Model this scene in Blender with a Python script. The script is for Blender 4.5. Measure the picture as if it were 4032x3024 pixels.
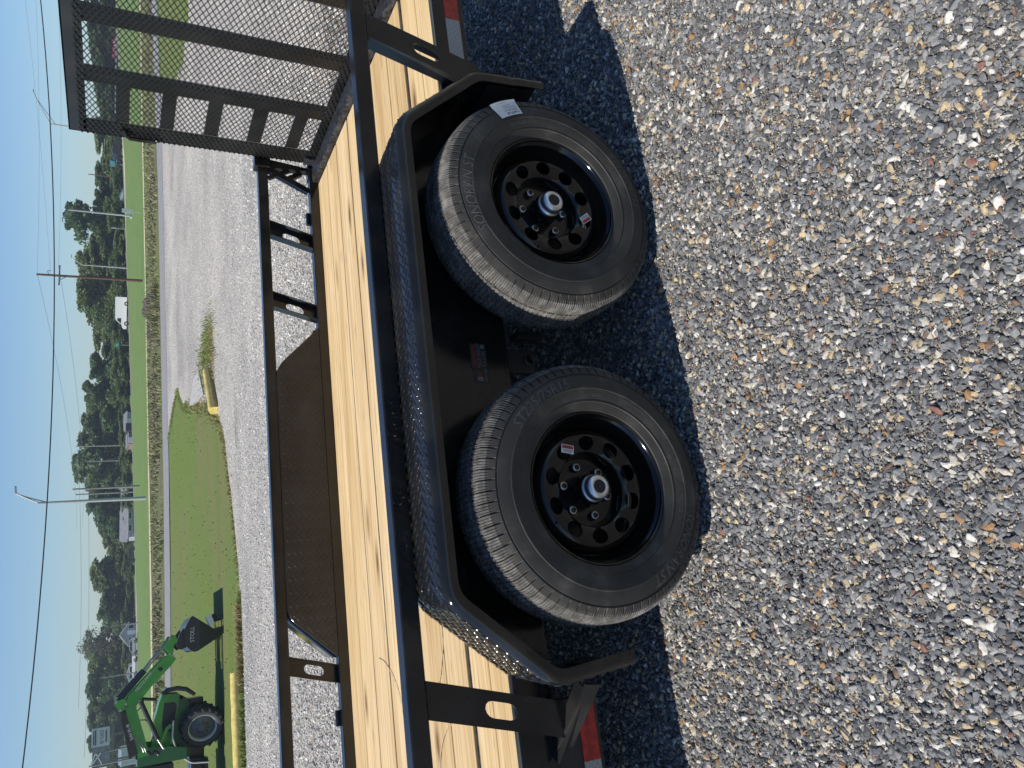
import bpy, bmesh, math, random
import numpy as np
from mathutils import Vector, Matrix
random.seed(7)
rng = np.random.default_rng(11)
SC = bpy.context.scene
for o in list(bpy.data.objects): bpy.data.objects.remove(o)
R = math.radians

# ---------------------------------------------------------------- camera (phone held on its side: picture is turned a quarter)
YAW, PITCH, ROLL, FPX = 0.3125, 0.4733, -0.0147, 3027.76
fw = Vector((math.sin(YAW)*math.cos(PITCH), math.cos(YAW)*math.cos(PITCH), -math.sin(PITCH)))
rt = Vector((math.cos(YAW), -math.sin(YAW), 0)); dn = fw.cross(rt)
r2 = rt*math.cos(ROLL) + dn*math.sin(ROLL); d2 = -rt*math.sin(ROLL) + dn*math.cos(ROLL)
cam = bpy.data.cameras.new('camera'); cam_o = bpy.data.objects.new('camera', cam)
SC.collection.objects.link(cam_o)
cam.sensor_fit = 'HORIZONTAL'; cam.sensor_width = 36.0; cam.lens = FPX/4032*36.0
cam.clip_start = 0.05; cam.clip_end = 6000
m3 = Matrix((d2, r2, -fw)).transposed()
cam_o.matrix_world = Matrix.Translation((-0.5235, -1.726, 1.5203)) @ m3.to_4x4()
SC.camera = cam_o
SC.render.resolution_x, SC.render.resolution_y = 1024, 768

# ---------------------------------------------------------------- daylight
SUN_D = Vector((0.86, 0.08, -1.0)).normalized()          # the way the light travels
W = bpy.data.worlds.new('World'); SC.world = W; W.use_nodes = True
wn = W.node_tree.nodes; wl = W.node_tree.links
sky = wn.new('ShaderNodeTexSky'); sky.sky_type = 'NISHITA'; sky.sun_disc = False
sky.sun_elevation = math.asin(-SUN_D.z); sky.sun_rotation = math.atan2(-SUN_D.x, -SUN_D.y)
sky.altitude = 50; sky.air_density = 1.0; sky.dust_density = 0.25; sky.ozone_density = 2.5
bg = wn['Background']; bg.inputs['Strength'].default_value = 0.094
tint = wn.new('ShaderNodeMix'); tint.data_type = 'RGBA'; tint.blend_type = 'MULTIPLY'; tint.inputs[0].default_value = 1.0; tint.inputs[7].default_value = (0.79, 0.95, 1.15, 1)
wl.new(sky.outputs[0], tint.inputs[6]); wl.new(tint.outputs[2], bg.inputs['Color'])
sun = bpy.data.lights.new('sun', 'SUN'); sun.energy = 4.9; sun.angle = R(0.5); sun.color = (1.0, 0.95, 0.87)
sun_o = bpy.data.objects.new('sun', sun); SC.collection.objects.link(sun_o)
sun_o.rotation_mode = 'QUATERNION'; sun_o.rotation_quaternion = SUN_D.to_track_quat('-Z', 'Y'); sun_o.location = (-20, -3, 30)
SC.view_settings.view_transform = 'Standard'; SC.view_settings.look = 'None'
SC.view_settings.exposure = 0.12; SC.view_settings.gamma = 1.0; SC.view_settings.use_curve_mapping = False

# ---------------------------------------------------------------- helpers
COL = SC.collection
class MB:
    """collects faces; build() links them as one mesh object"""
    def __init__(s): s.v = []; s.f = []; s.sm = []; s.mi = []; s.cur = 0
    def add(s, vs, fs, smooth=False):
        o = len(s.v); s.v += [tuple(v) for v in vs]
        for f in fs: s.f.append(tuple(i+o for i in f)); s.sm.append(smooth); s.mi.append(s.cur)
        return s
    def box(s, x0, x1, y0, y1, z0, z1):
        v = [(x, y, z) for x in (x0, x1) for y in (y0, y1) for z in (z0, z1)]
        return s.add(v, [(0,1,3,2),(4,6,7,5),(0,4,5,1),(2,3,7,6),(0,2,6,4),(1,5,7,3)])
    def obox(s, c, ax, ay, az):
        c = Vector(c); ax = Vector(ax); ay = Vector(ay); az = Vector(az)
        v = [c+ax*i+ay*j+az*k for i in (-1,1) for j in (-1,1) for k in (-1,1)]
        return s.add(v, [(0,1,3,2),(4,6,7,5),(0,4,5,1),(2,3,7,6),(0,2,6,4),(1,5,7,3)])
    def bar(s, p, q, w, d, up=(0,0,1)):
        p = Vector(p); q = Vector(q); t = (q-p); L = t.length; t.normalize()
        u = Vector(up); a = t.cross(u)
        if a.length < 1e-4: a = t.cross(Vector((1,0,0)))
        a.normalize(); b = a.cross(t)
        return s.obox((p+q)/2, t*L/2, a*w/2, b*d/2)
    def prism(s, poly, y0, y1, smooth=False):       # poly in XZ, extruded along Y
        n = len(poly); v = [(x, y0, z) for x, z in poly]+[(x, y1, z) for x, z in poly]
        s.add(v, [tuple(range(n))[::-1], tuple(range(n, 2*n))])
        o = [(x, y0, z) for x, z in poly]+[(x, y1, z) for x, z in poly]
        return s.add(o, [(i, (i+1) % n, n+(i+1) % n, n+i) for i in range(n)], smooth)
    def prismx(s, poly, x0, x1):                     # poly in YZ, extruded along X
        n = len(poly); v = [(x0, y, z) for y, z in poly]+[(x1, y, z) for y, z in poly]
        return s.add(v, [tuple(range(n)), tuple(range(n, 2*n))[::-1]]+[(i, n+i, n+(i+1) % n, (i+1) % n) for i in range(n)])
    def tube(s, pts, r, n=8, cap=True):
        P = [Vector(p) for p in pts]; rs = r if isinstance(r, (list, tuple)) else [r]*len(P)
        vs = []; prev = None
        for i, p in enumerate(P):
            t = (P[min(i+1, len(P)-1)]-P[max(i-1, 0)]).normalized()
            if prev is None:
                a = t.cross(Vector((0,0,1)));
                if a.length < 1e-3: a = t.cross(Vector((1,0,0)))
            else: a = prev-t*prev.dot(t)
            a.normalize(); prev = a; b = t.cross(a)
            vs += [p+(a*math.cos(2*math.pi*k/n)+b*math.sin(2*math.pi*k/n))*rs[i] for k in range(n)]
        fs = [(i*n+k, i*n+(k+1) % n, (i+1)*n+(k+1) % n, (i+1)*n+k) for i in range(len(P)-1) for k in range(n)]
        s.add(vs, fs, True)
        if cap: s.add(vs[:n], [tuple(range(n))[::-1]]); s.add(vs[-n:], [tuple(range(n))])
        return s
    def lathe(s, prof, n=48, smooth=True, c=(0,0,0), closed=False):   # prof (r, y): turned round the Y axis
        vs = []; m = len(prof)
        for r, y in prof:
            vs += [(c[0]+r*math.cos(2*math.pi*k/n), c[1]+y, c[2]+r*math.sin(2*math.pi*k/n)) for k in range(n)]
        rng_ = range(m) if closed else range(m-1)
        return s.add(vs, [(i*n+k, i*n+(k+1) % n, ((i+1) % m)*n+(k+1) % n, ((i+1) % m)*n+k) for i in rng_ for k in range(n)], smooth)
    def build(s, name, mat, parent=None, bevel=0):
        me = bpy.data.meshes.new(name); me.from_pydata(s.v, [], s.f); 
        me.polygons.foreach_set('use_smooth', s.sm)
        ms = mat if isinstance(mat, (list, tuple)) else [mat]
        for m in ms: me.materials.append(m)
        if len(ms) > 1: me.polygons.foreach_set('material_index', s.mi)
        me.update()
        return link(name, me, parent, bevel)
def link(name, me, parent=None, bevel=0):
    o = bpy.data.objects.new(name, me); COL.objects.link(o)
    if parent: o.parent = parent
    if bevel:
        b = o.modifiers.new('bevel', 'BEVEL'); b.width = bevel; b.segments = 2; b.limit_method = 'ANGLE'; b.angle_limit = R(40)
    return o
def empty(name, loc=(0,0,0), rz=0):
    o = bpy.data.objects.new(name, None); COL.objects.link(o); o.location = loc; o.rotation_euler = (0,0,rz)
    o.empty_display_size = 0.2; return o
def tag(o, label=None, cat=None, group=None, kind=None):
    if label: o['label'] = label
    if cat: o['category'] = cat
    if group: o['group'] = group
    if kind: o['kind'] = kind
    return o
def copy_tree(o, parent=None):
    c = o.copy(); COL.objects.link(c); c.parent = parent
    for ch in o.children: copy_tree(ch, c)
    return c
FONT = None
def text_mesh(txt, size, extrude=0.0, align='CENTER', shear=0.0, spacing=1.0):
    """flat lettering in XY (x along the line, y up); returns verts (list) and faces"""
    cu = bpy.data.curves.new('t', 'FONT'); cu.body = txt; cu.size = size; cu.align_x = align; cu.align_y = 'CENTER'
    cu.extrude = extrude; cu.shear = shear; cu.space_character = spacing; cu.resolution_u = 2
    o = bpy.data.objects.new('t', cu); COL.objects.link(o)
    dg = bpy.context.evaluated_depsgraph_get(); ev = o.evaluated_get(dg); me = bpy.data.meshes.new_from_object(ev)
    vs = [v.co.copy() for v in me.vertices]; fs = [tuple(p.vertices) for p in me.polygons]
    bpy.data.objects.remove(o); bpy.data.meshes.remove(me); bpy.data.curves.remove(cu)
    return vs, fs

# ---------------------------------------------------------------- materials
def new_mat(name):
    m = bpy.data.materials.new(name); m.use_nodes = True; nt = m.node_tree
    return m, nt, nt.nodes['Principled BSDF']
def N(nt, t, **k):
    n = nt.nodes.new(t)
    for a, b in k.items():
        if a.startswith('i_'): n.inputs[a[2:].replace('_', ' ')].default_value = b
        else: setattr(n, a, b)
    return n
def ramp(nt, src, stops, interp='LINEAR'):
    r = nt.nodes.new('ShaderNodeValToRGB'); r.color_ramp.interpolation = interp; cr = r.color_ramp
    while len(cr.elements) < len(stops): cr.elements.new(0.5)
    for e, (p, c) in zip(cr.elements, stops): e.position = p; e.color = (*c, 1) if len(c) == 3 else c
    nt.links.new(src, r.inputs[0]); return r
def coords(nt, kind='Object', scale=(1,1,1)):
    tc = nt.nodes.new('ShaderNodeTexCoord'); mp = nt.nodes.new('ShaderNodeMapping'); mp.inputs['Scale'].default_value = scale
    nt.links.new(tc.outputs[kind], mp.inputs['Vector']); return mp.outputs[0]
def worldpos(nt, scale=(1,1,1)):
    g = nt.nodes.new('ShaderNodeNewGeometry'); mp = nt.nodes.new('ShaderNodeMapping'); mp.inputs['Scale'].default_value = scale
    nt.links.new(g.outputs['Position'], mp.inputs['Vector']); return mp.outputs[0]
def bump(nt, bs, h, strength=0.3, dist=0.01):
    b = nt.nodes.new('ShaderNodeBump'); b.inputs['Strength'].default_value = strength; b.inputs['Distance'].default_value = dist
    nt.links.new(h, b.inputs['Height']); nt.links.new(b.outputs[0], bs.inputs['Normal']); return b
def mixc(nt, fac, a, b, mode='MIX'):
    m = nt.nodes.new('ShaderNodeMix'); m.data_type = 'RGBA'; m.blend_type = mode
    for sock, v in ((m.inputs[0], fac), (m.inputs[6], a), (m.inputs[7], b)):
        if hasattr(v, 'is_linked'): nt.links.new(v, sock)
        else: sock.default_value = v if not isinstance(v, tuple) or len(v) != 3 else (*v, 1)
    return m.outputs[2]
def plain(name, col, rough=0.5, metal=0.0, var=0.12, scale=6.0, coat=0.0, bmp=0.0, bscale=60, spec=0.5):
    m, nt, bs = new_mat(name)
    n = N(nt, 'ShaderNodeTexNoise'); n.inputs['Scale'].default_value = scale; n.inputs['Detail'].default_value = 5
    nt.links.new(coords(nt), n.inputs['Vector'])
    lo = tuple(c*(1-var) for c in col); hi = tuple(min(1, c*(1+var)) for c in col)
    r = ramp(nt, n.outputs[0], [(0.3, lo), (0.7, hi)]); nt.links.new(r.outputs[0], bs.inputs['Base Color'])
    bs.inputs['Roughness'].default_value = rough; bs.inputs['Metallic'].default_value = metal
    bs.inputs['Coat Weight'].default_value = coat; bs.inputs['Coat Roughness'].default_value = 0.08; bs.inputs['Specular IOR Level'].default_value = spec
    if bmp:
        n2 = N(nt, 'ShaderNodeTexNoise'); n2.inputs['Scale'].default_value = bscale; n2.inputs['Detail'].default_value = 3
        nt.links.new(coords(nt), n2.inputs['Vector']); bump(nt, bs, n2.outputs[0], bmp, 0.004)
    return m
def black_paint(name, base=0.009, r0=0.10, r1=0.24, dust=0.025, orange=0.05):
    m, nt, bs = new_mat(name)
    p = worldpos(nt)
    n = N(nt, 'ShaderNodeTexNoise'); n.inputs['Scale'].default_value = 7; n.inputs['Detail'].default_value = 6; nt.links.new(p, n.inputs['Vector'])
    r = ramp(nt, n.outputs[0], [(0.42, (base, base, base)), (0.72, (base+dust*0.55, base+dust*0.5, base+dust*0.42))])
    nt.links.new(r.outputs[0], bs.inputs['Base Color'])
    rr = ramp(nt, n.outputs[0], [(0.35, (r0,)*3), (0.75, (r1,)*3)]); nt.links.new(rr.outputs[0], bs.inputs['Roughness'])
    n2 = N(nt, 'ShaderNodeTexNoise'); n2.inputs['Scale'].default_value = 140; nt.links.new(p, n2.inputs['Vector'])
    bump(nt, bs, n2.outputs[0], orange, 0.002)
    return m
M = {}
M['black'] = black_paint('black_paint')
M['plate'] = black_paint('black_diamond_plate', r0=0.05, r1=0.13, orange=0.02)
M['platefar'] = black_paint('deck_lit_diamond_plate', base=0.014, r0=0.16, r1=0.26, dust=0.03)  # base lifted to stand for the lit deck reflected in the plate
M['under'] = black_paint('dull_black_frame', base=0.012, r0=0.35, r1=0.55, dust=0.03)
M['gate'] = black_paint('black_gate_paint', base=0.012, r0=0.28, r1=0.45, dust=0.02)
M['rimblack'] = black_paint('black_wheel_enamel', base=0.004, r0=0.06, r1=0.16, dust=0.012, orange=0.02)
M['chrome'] = plain('bright_nut_edge', (0.55, 0.55, 0.55), 0.35, 1.0, 0.1)
M['capsteel'] = plain('galvanised_cap', (0.74, 0.75, 0.76), 0.36, 1.0, 0.12, 25, bmp=0.1, bscale=50)
M['plug'] = plain('black_rubber_plug', (0.012, 0.011, 0.011), 0.55)
M['white_lbl'] = plain('white_label_paper', (0.72, 0.72, 0.7), 0.4, var=0.06, scale=30)
M['red_lbl'] = plain('red_label_print', (0.35, 0.02, 0.03), 0.4)
M['ink'] = plain('black_print', (0.02, 0.02, 0.022), 0.5)
M['pinkink'] = plain('faded_red_print', (0.32, 0.07, 0.05), 0.5)
M['shadedink'] = plain('shaded_white_print', (0.20, 0.20, 0.195), 0.5)  # white print with the shade under the fender put into its colour
M['greyink'] = plain('grey_print', (0.45, 0.45, 0.44), 0.5)
M['worn'] = plain('scraped_black_steel', (0.05, 0.052, 0.058), 0.4, 0.5, 0.95, 60, bmp=0.3, bscale=90)
# tyre rubber with road dust
def rubber():
    m, nt, bs = new_mat('tyre_rubber'); p = worldpos(nt)
    n = N(nt, 'ShaderNodeTexNoise'); n.inputs['Scale'].default_value = 9; n.inputs['Detail'].default_value = 8; n.inputs['Roughness'].default_value = 0.65; nt.links.new(p, n.inputs['Vector'])
    r = ramp(nt, n.outputs[0], [(0.3, (0.024, 0.023, 0.021)), (0.55, (0.044, 0.041, 0.036)), (0.78, (0.11, 0.10, 0.086))]); nt.links.new(r.outputs[0], bs.inputs['Base Color'])
    bs.inputs['Roughness'].default_value = 0.62; bs.inputs['Specular IOR Level'].default_value = 0.35
    n2 = N(nt, 'ShaderNodeTexNoise'); n2.inputs['Scale'].default_value = 220; nt.links.new(p, n2.inputs['Vector']); bump(nt, bs, n2.outputs[0], 0.12, 0.002)
    return m
M['rubber'] = rubber()
def tread_rubber():
    m, nt, bs = new_mat('dusty_tread_rubber'); p = worldpos(nt)
    n = N(nt, 'ShaderNodeTexNoise'); n.inputs['Scale'].default_value = 30; n.inputs['Detail'].default_value = 8; n.inputs['Roughness'].default_value = 0.7; nt.links.new(p, n.inputs['Vector'])
    r = ramp(nt, n.outputs[0], [(0.28, (0.04, 0.039, 0.036)), (0.48, (0.11, 0.105, 0.097)), (0.72, (0.24, 0.23, 0.21))]); nt.links.new(r.outputs[0], bs.inputs['Base Color'])
    bs.inputs['Roughness'].default_value = 0.85; bs.inputs['Specular IOR Level'].default_value = 0.2
    return m
M['tread'] = tread_rubber()
M['letter'] = plain('raised_tyre_letter', (0.085, 0.08, 0.073), 0.55, var=0.3, scale=40)
def wood():
    m, nt, bs = new_mat('treated_pine')
    g = nt.nodes.new('ShaderNodeNewGeometry'); oi = nt.nodes.new('ShaderNodeObjectInfo')
    off = nt.nodes.new('ShaderNodeVectorMath'); off.operation = 'SCALE'; off.inputs[0].default_value = (37.0, 11.0, 5.0); nt.links.new(oi.outputs['Random'], off.inputs['Scale'])
    add = nt.nodes.new('ShaderNodeVectorMath'); add.operation = 'ADD'; nt.links.new(g.outputs['Position'], add.inputs[0]); nt.links.new(off.outputs[0], add.inputs[1])
    def mapv(s):
        mp = nt.nodes.new('ShaderNodeMapping'); mp.inputs['Scale'].default_value = s; nt.links.new(add.outputs[0], mp.inputs['Vector']); return mp.outputs[0]
    # knots push the grain aside
    vo = N(nt, 'ShaderNodeTexVoronoi'); vo.inputs['Scale'].default_value = 1.0; nt.links.new(mapv((1.5, 5.6, 1)), vo.inputs['Vector'])
    kn = ramp(nt, vo.outputs['Distance'], [(0.0, (1,1,1)), (0.045, (0.95,)*3), (0.09, (0.5,)*3), (0.18, (0,0,0))])
    wv = N(nt, 'ShaderNodeTexNoise'); wv.inputs['Scale'].default_value = 1; wv.inputs['Detail'].default_value = 9; wv.inputs['Roughness'].default_value = 0.62; wv.inputs['Distortion'].default_value = 1.3
    nt.links.new(mapv((0.9, 62, 10)), wv.inputs['Vector'])
    broad = N(nt, 'ShaderNodeTexNoise'); broad.inputs['Scale'].default_value = 1; broad.inputs['Detail'].default_value = 4; nt.links.new(mapv((0.8, 7.5, 1)), broad.inputs['Vector'])
    c1 = ramp(nt, wv.outputs[0], [(0.25, (0.32, 0.19, 0.085)), (0.38, (0.58, 0.41, 0.21)), (0.52, (0.74, 0.565, 0.33)), (0.78, (0.82, 0.665, 0.43))])
    c2 = ramp(nt, broad.outputs[0], [(0.3, (0.74, 0.66, 0.53)), (0.6, (1.0, 1.0, 1.0))])
    base = mixc(nt, 0.75, c1.outputs[0], c2.outputs[0], 'MULTIPLY')
    tint = ramp(nt, oi.outputs['Random'], [(0, (0.76, 0.72, 0.66)), (0.5, (0.94, 0.9, 0.82)), (1, (1.0, 1.0, 1.0))])
    base = mixc(nt, 1.0, base, tint.outputs[0], 'MULTIPLY')
    sp = N(nt, 'ShaderNodeTexNoise'); sp.inputs['Scale'].default_value = 1; sp.inputs['Detail'].default_value = 3; nt.links.new(mapv((5, 45, 1)), sp.inputs['Vector'])
    spr = ramp(nt, sp.outputs[0], [(0.64, (0,0,0)), (0.74, (0.6,)*3)])
    base = mixc(nt, spr.outputs[0], base, (0.16, 0.11, 0.07))
    base = mixc(nt, kn.outputs[0], base, (0.17, 0.085, 0.035))
    nt.links.new(base, bs.inputs['Base Color']); bs.inputs['Roughness'].default_value = 0.72; bs.inputs['Specular IOR Level'].default_value = 0.25
    bump(nt, bs, wv.outputs[0], 0.25, 0.004)
    return m
M['wood'] = wood()
def gravel(name, scale, cols, rough_dist, tone=(1,1,1), patch=True):
    """crushed stone seen too far away to tell the stones apart"""
    m, nt, bs = new_mat(name); p = worldpos(nt)
    vo = N(nt, 'ShaderNodeTexVoronoi'); vo.inputs['Scale'].default_value = scale; vo.inputs['Randomness'].default_value = 1; nt.links.new(p, vo.inputs['Vector'])
    sep = nt.nodes.new('ShaderNodeSeparateColor'); nt.links.new(vo.outputs['Color'], sep.inputs[0])
    c = ramp(nt, sep.outputs[0], cols, 'CONSTANT')
    shade = ramp(nt, sep.outputs[1], [(0, (0.72,)*3), (1, (1.15,)*3)])
    base = mixc(nt, 1.0, c.outputs[0], shade.outputs[0], 'MULTIPLY')
    if patch:
        pn = N(nt, 'ShaderNodeTexNoise'); pn.inputs['Scale'].default_value = 0.35; pn.inputs['Detail'].default_value = 6; nt.links.new(p, pn.inputs['Vector'])
        pr = ramp(nt, pn.outputs[0], [(0.32, (0.74, 0.73, 0.71)), (0.5, (0.95, 0.93, 0.9)), (0.68, (1.12, 1.09, 1.03))]); base = mixc(nt, 1.0, base, pr.outputs[0], 'MULTIPLY')
    base = mixc(nt, 1.0, base, tone, 'MULTIPLY')
    nt.links.new(base, bs.inputs['Base Color']); bs.inputs['Roughness'].default_value = 0.85; bs.inputs['Specular IOR Level'].default_value = 0.25
    bump(nt, bs, vo.outputs['Distance'], -0.9, rough_dist)
    return m
STONES = [(0.0, (0.10, 0.105, 0.115)), (0.2, (0.155, 0.16, 0.17)), (0.42, (0.21, 0.215, 0.225)), (0.6, (0.31, 0.30, 0.285)), (0.72, (0.58, 0.54, 0.47)), (0.84, (0.42, 0.31, 0.19)), (0.93, (0.68, 0.65, 0.6)), (0.97, (0.27, 0.14, 0.06))]
LOTP = [(0.0, (0.33, 0.325, 0.31)), (0.3, (0.43, 0.415, 0.39)), (0.6, (0.52, 0.50, 0.46)), (0.85, (0.62, 0.59, 0.545))]
PALE = [(0.0, (0.19, 0.188, 0.182)), (0.18, (0.31, 0.30, 0.285)), (0.40, (0.44, 0.425, 0.395)), (0.64, (0.57, 0.545, 0.50)), (0.82, (0.72, 0.69, 0.635)), (0.94, (0.48, 0.39, 0.29))]
FINES = [(0.0, (0.09, 0.088, 0.083)), (0.3, (0.16, 0.152, 0.138)), (0.6, (0.24, 0.222, 0.19)), (0.83, (0.35, 0.315, 0.255)), (0.95, (0.48, 0.445, 0.385))]
M['gravel'] = gravel('gravel_bed', 230, FINES, 0.004)
M['lot'] = gravel('pale_lot_gravel', 42, PALE, 0.014)
M['lotnear'] = gravel('grey_lot_gravel', 60, STONES, 0.01, (1.25, 1.24, 1.22))
def grass(name, lo, mid, hi, scale, dry=(0.24, 0.19, 0.09), dryamt=0.62):
    m, nt, bs = new_mat(name); p = worldpos(nt)
    n = N(nt, 'ShaderNodeTexNoise'); n.inputs['Scale'].default_value = scale; n.inputs['Detail'].default_value = 10; n.inputs['Roughness'].default_value = 0.75; nt.links.new(p, n.inputs['Vector'])
    c = ramp(nt, n.outputs[0], [(0.3, lo), (0.5, mid), (0.72, hi)])
    b = N(nt, 'ShaderNodeTexNoise'); b.inputs['Scale'].default_value = 0.42; b.inputs['Detail'].default_value = 4; b.inputs['Roughness'].default_value = 0.5; nt.links.new(worldpos(nt, (0.45, 1, 1)), b.inputs['Vector'])
    br = ramp(nt, b.outputs[0], [(dryamt-0.12, (0,0,0)), (dryamt+0.22, (0.8,)*3)])
    base = mixc(nt, br.outputs[0], c.outputs[0], dry)
    nt.links.new(base, bs.inputs['Base Color']); bs.inputs['Roughness'].default_value = 0.9; bs.inputs['Specular IOR Level'].default_value = 0.15
    bump(nt, bs, n.outputs[0], 0.6, 0.06)
    return m
M['lawn'] = grass('mown_lawn', (0.07, 0.108, 0.024), (0.135, 0.188, 0.046), (0.21, 0.265, 0.085), 17, (0.19, 0.165, 0.08), 0.54)
M['field'] = grass('far_verge_grass', (0.085, 0.14, 0.035), (0.13, 0.20, 0.055), (0.19, 0.26, 0.085), 0.9, (0.20, 0.23, 0.09), 0.62)
M['weedground'] = grass('weedy_ditch_ground', (0.06, 0.065, 0.03), (0.13, 0.15, 0.05), (0.2, 0.2, 0.09), 1.6, (0.13, 0.11, 0.085), 0.5)
M['asphalt'] = plain('grey_asphalt', (0.24, 0.235, 0.235), 0.85, var=0.12, scale=3, bmp=0.2)
M['tan'] = plain('dry_tan_shoulder', (0.52, 0.44, 0.30), 0.9, var=0.2, scale=1.5)
M['yellow'] = plain('yellow_painted_pipe', (0.66, 0.52, 0.16), 0.6, var=0.22, scale=9, bmp=0.15)
M['yellowdirt'] = plain('dirty_yellow_paint', (0.36, 0.27, 0.08), 0.75, var=0.35, scale=7, bmp=0.3)
M['concrete'] = plain('weathered_concrete', (0.42, 0.41, 0.38), 0.85, var=0.15, scale=8, bmp=0.2)
# ================================================================ THE SETTING: ground, gravel lot, lawns, roads
HY = [-60, 4.0, 7.0, 12.0, 18.5, 25, 31, 38.0, 44, 62, 210, 10000]
HZ = [0, 0, -.12, -.62, -1.2, -1.22, -1.0, -.76, -.76, -.76, -3.4, -3.4]
def gz(x, y): return float(np.interp(y, HY, HZ) + np.interp(y, [0, 62, 140, 1e4], [.015, .015, .04, .04])*min(max(x-5, 0), 160))
def sheet(name, rows, mat, lift, ncol=24, label=None):
    """rows: (y_left, x_left, y_right, x_right) - a strip laid on the land"""
    vs = []; fs = []
    for (yl, xl, yr, xr) in rows:
        for j in range(ncol+1):
            t = j/ncol; x = xl+(xr-xl)*t; y = yl+(yr-yl)*t; vs.append((x, y, gz(x, y)+lift))
    for i in range(len(rows)-1):
        for j in range(ncol):
            a = i*(ncol+1)+j; fs.append((a, a+1, a+ncol+2, a+ncol+1))
    b = MB(); b.add(vs, fs, True); o = b.build(name, mat); tag(o, kind='structure'); return o
ys = sorted(set([-60, -30, -10] + [round(v, 2) for v in np.arange(0, 64, 1.0)] + [64, 70, 80, 90, 100, 120, 140, 160, 180, 200, 210, 230, 260, 300, 360, 430]))
xs = [-430, -300, -200, -100, -60, -40, -25, -15, -8, -3, 1, 5, 9, 13, 18, 25, 35, 50, 70, 90, 110, 130, 150, 165, 220, 300, 430]
b = MB(); b.add([(x, y, gz(x, y)-0.02) for y in ys for x in xs], [(i*len(xs)+j, i*len(xs)+j+1, (i+1)*len(xs)+j+1, (i+1)*len(xs)+j) for i in range(len(ys)-1) for j in range(len(xs)-1)], True)
tag(b.build('ground', M['field']), kind='structure')
def wob(y, a=0.25): return a*(math.sin(y*2.3)+0.6*math.sin(y*5.1+1)+0.4*math.sin(y*11.7+2))
# lawn between the lot and the road
sheet('lawn', [(y, -70, y, 60) for y in np.arange(17.6, 38.9, 0.7)], M['lawn'], -0.008, 60)
# gravel lot with a drive running out to the road
XL = ([18.1, 18.5, 18.75, 20.1, 21.06, 22.8, 24.66, 27.2, 31.6, 34, 37.3, 38.4], [-0.9, -0.3, 1.28, 3.55, 5.24, 6.35, 7.15, 7.88, 9.16, 10.6, 9.67, 9.0])
XR = ([26.2, 26.6, 28.4, 30.5, 32.8, 37.0, 38.4], [27, 24.0, 23.8, 24.2, 25.5, 28.6, 30])
rows = [(y, -70, y, 70) for y in np.arange(-40, 17.9, 0.9)] + [(18.1+wob(0, .0), -70, 18.0, 70)]
sheet('gravel_lot', rows, M['lot'], 0.0, 60)
rows = []
for y in np.arange(18.0, 38.5, 0.16):
    xl = np.interp(y, *XL)+wob(y, .12); xr = 70 if y < 26.2 else np.interp(y, *XR)+wob(y+3, .3)
    rows.append((y, xl, y, xr))
sheet('gravel_drive', rows, M['lot'], 0.004, 30)
# the near, darker stone bed round the trailer
sheet('gravel_bed', [(y, -9+wob(y, .15), y, 11+wob(y+2, .2)) for y in np.arange(-6, 3.61, 0.3)], M['gravel'], 0.001, 30)
# asphalt road, dry shoulders, weedy ditch, far road edge
rx = np.arange(-70, 171, 6.0)
def strip(name, f0, f1, mat, lift):
    vs = [(x, f(x), gz(x, f(x))+lift) for x in rx for f in (f0, f0 and (lambda x: f0(x)+(f1(x)-f0(x))*.33), lambda x: f0(x)+(f1(x)-f0(x))*.67, f1)]
    fs = [(i*4+k, (i+1)*4+k, (i+1)*4+k+1, i*4+k+1) for i in range(len(rx)-1) for k in range(3)]
    b = MB(); b.add(vs, fs, True); return tag(b.build(name, mat), kind='structure')
near = lambda x: 38.2+0.2*max(0, x-26); far = lambda x: 42.8+0.22*max(0, x-26)
tanc = lambda x: float(np.interp(x, [-70, -4, 8, 16, 29, 40, 51, 170], [50, 57.9, 61.7, 62.7, 63.9, 65.5, 66.6, 80]))
strip('weed_ditch', lambda x: far(x)-0.5, lambda x: tanc(x)+0.3, M['weedground'], -0.01)
strip('road', near, far, M['asphalt'], 0.012)
strip('dry_grass_shoulder', lambda x: tanc(x)-1.6, lambda x: tanc(x)+1.3, M['tan'], 0.02)
FE = ([-70, -13, 4, 26.5, 43, 54, 66, 84, 126, 170], [190, 204, 222, 200, 169, 155, 150, 141, 165, 185])
rx = np.arange(-70, 171, 4.0); fe = lambda x: float(np.interp(x, *FE))
strip('far_shoulder', lambda x: fe(x)-7, lambda x: fe(x)-3, M['tan'], 0.01)
strip('far_road', lambda x: fe(x)-3, lambda x: fe(x)+5, M['asphalt'], 0.014)
tag(bpy.data.objects['far_road'], kind='structure')

# loose stones: geometry nodes scatter real stones over the bed (nobody could count them)
def pebble_material(name, stops):
    m, nt, bs = new_mat(name)
    at = nt.nodes.new('ShaderNodeAttribute'); at.attribute_type = 'INSTANCER'; at.attribute_name = 'pick'
    c = ramp(nt, at.outputs['Fac'], stops, 'CONSTANT')
    p = worldpos(nt); n = N(nt, 'ShaderNodeTexNoise'); n.inputs['Scale'].default_value = 160; n.inputs['Detail'].default_value = 5; nt.links.new(p, n.inputs['Vector'])
    v = ramp(nt, n.outputs[0], [(0.25, (0.80,)*3), (0.75, (1.32,)*3)])
    nt.links.new(mixc(nt, 1.0, c.outputs[0], v.outputs[0], 'MULTIPLY'), bs.inputs['Base Color'])
    bs.inputs['Roughness'].default_value = 0.75; bs.inputs['Specular IOR Level'].default_value = 0.3
    bump(nt, bs, n.outputs[0], 0.4, 0.002); return m
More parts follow.
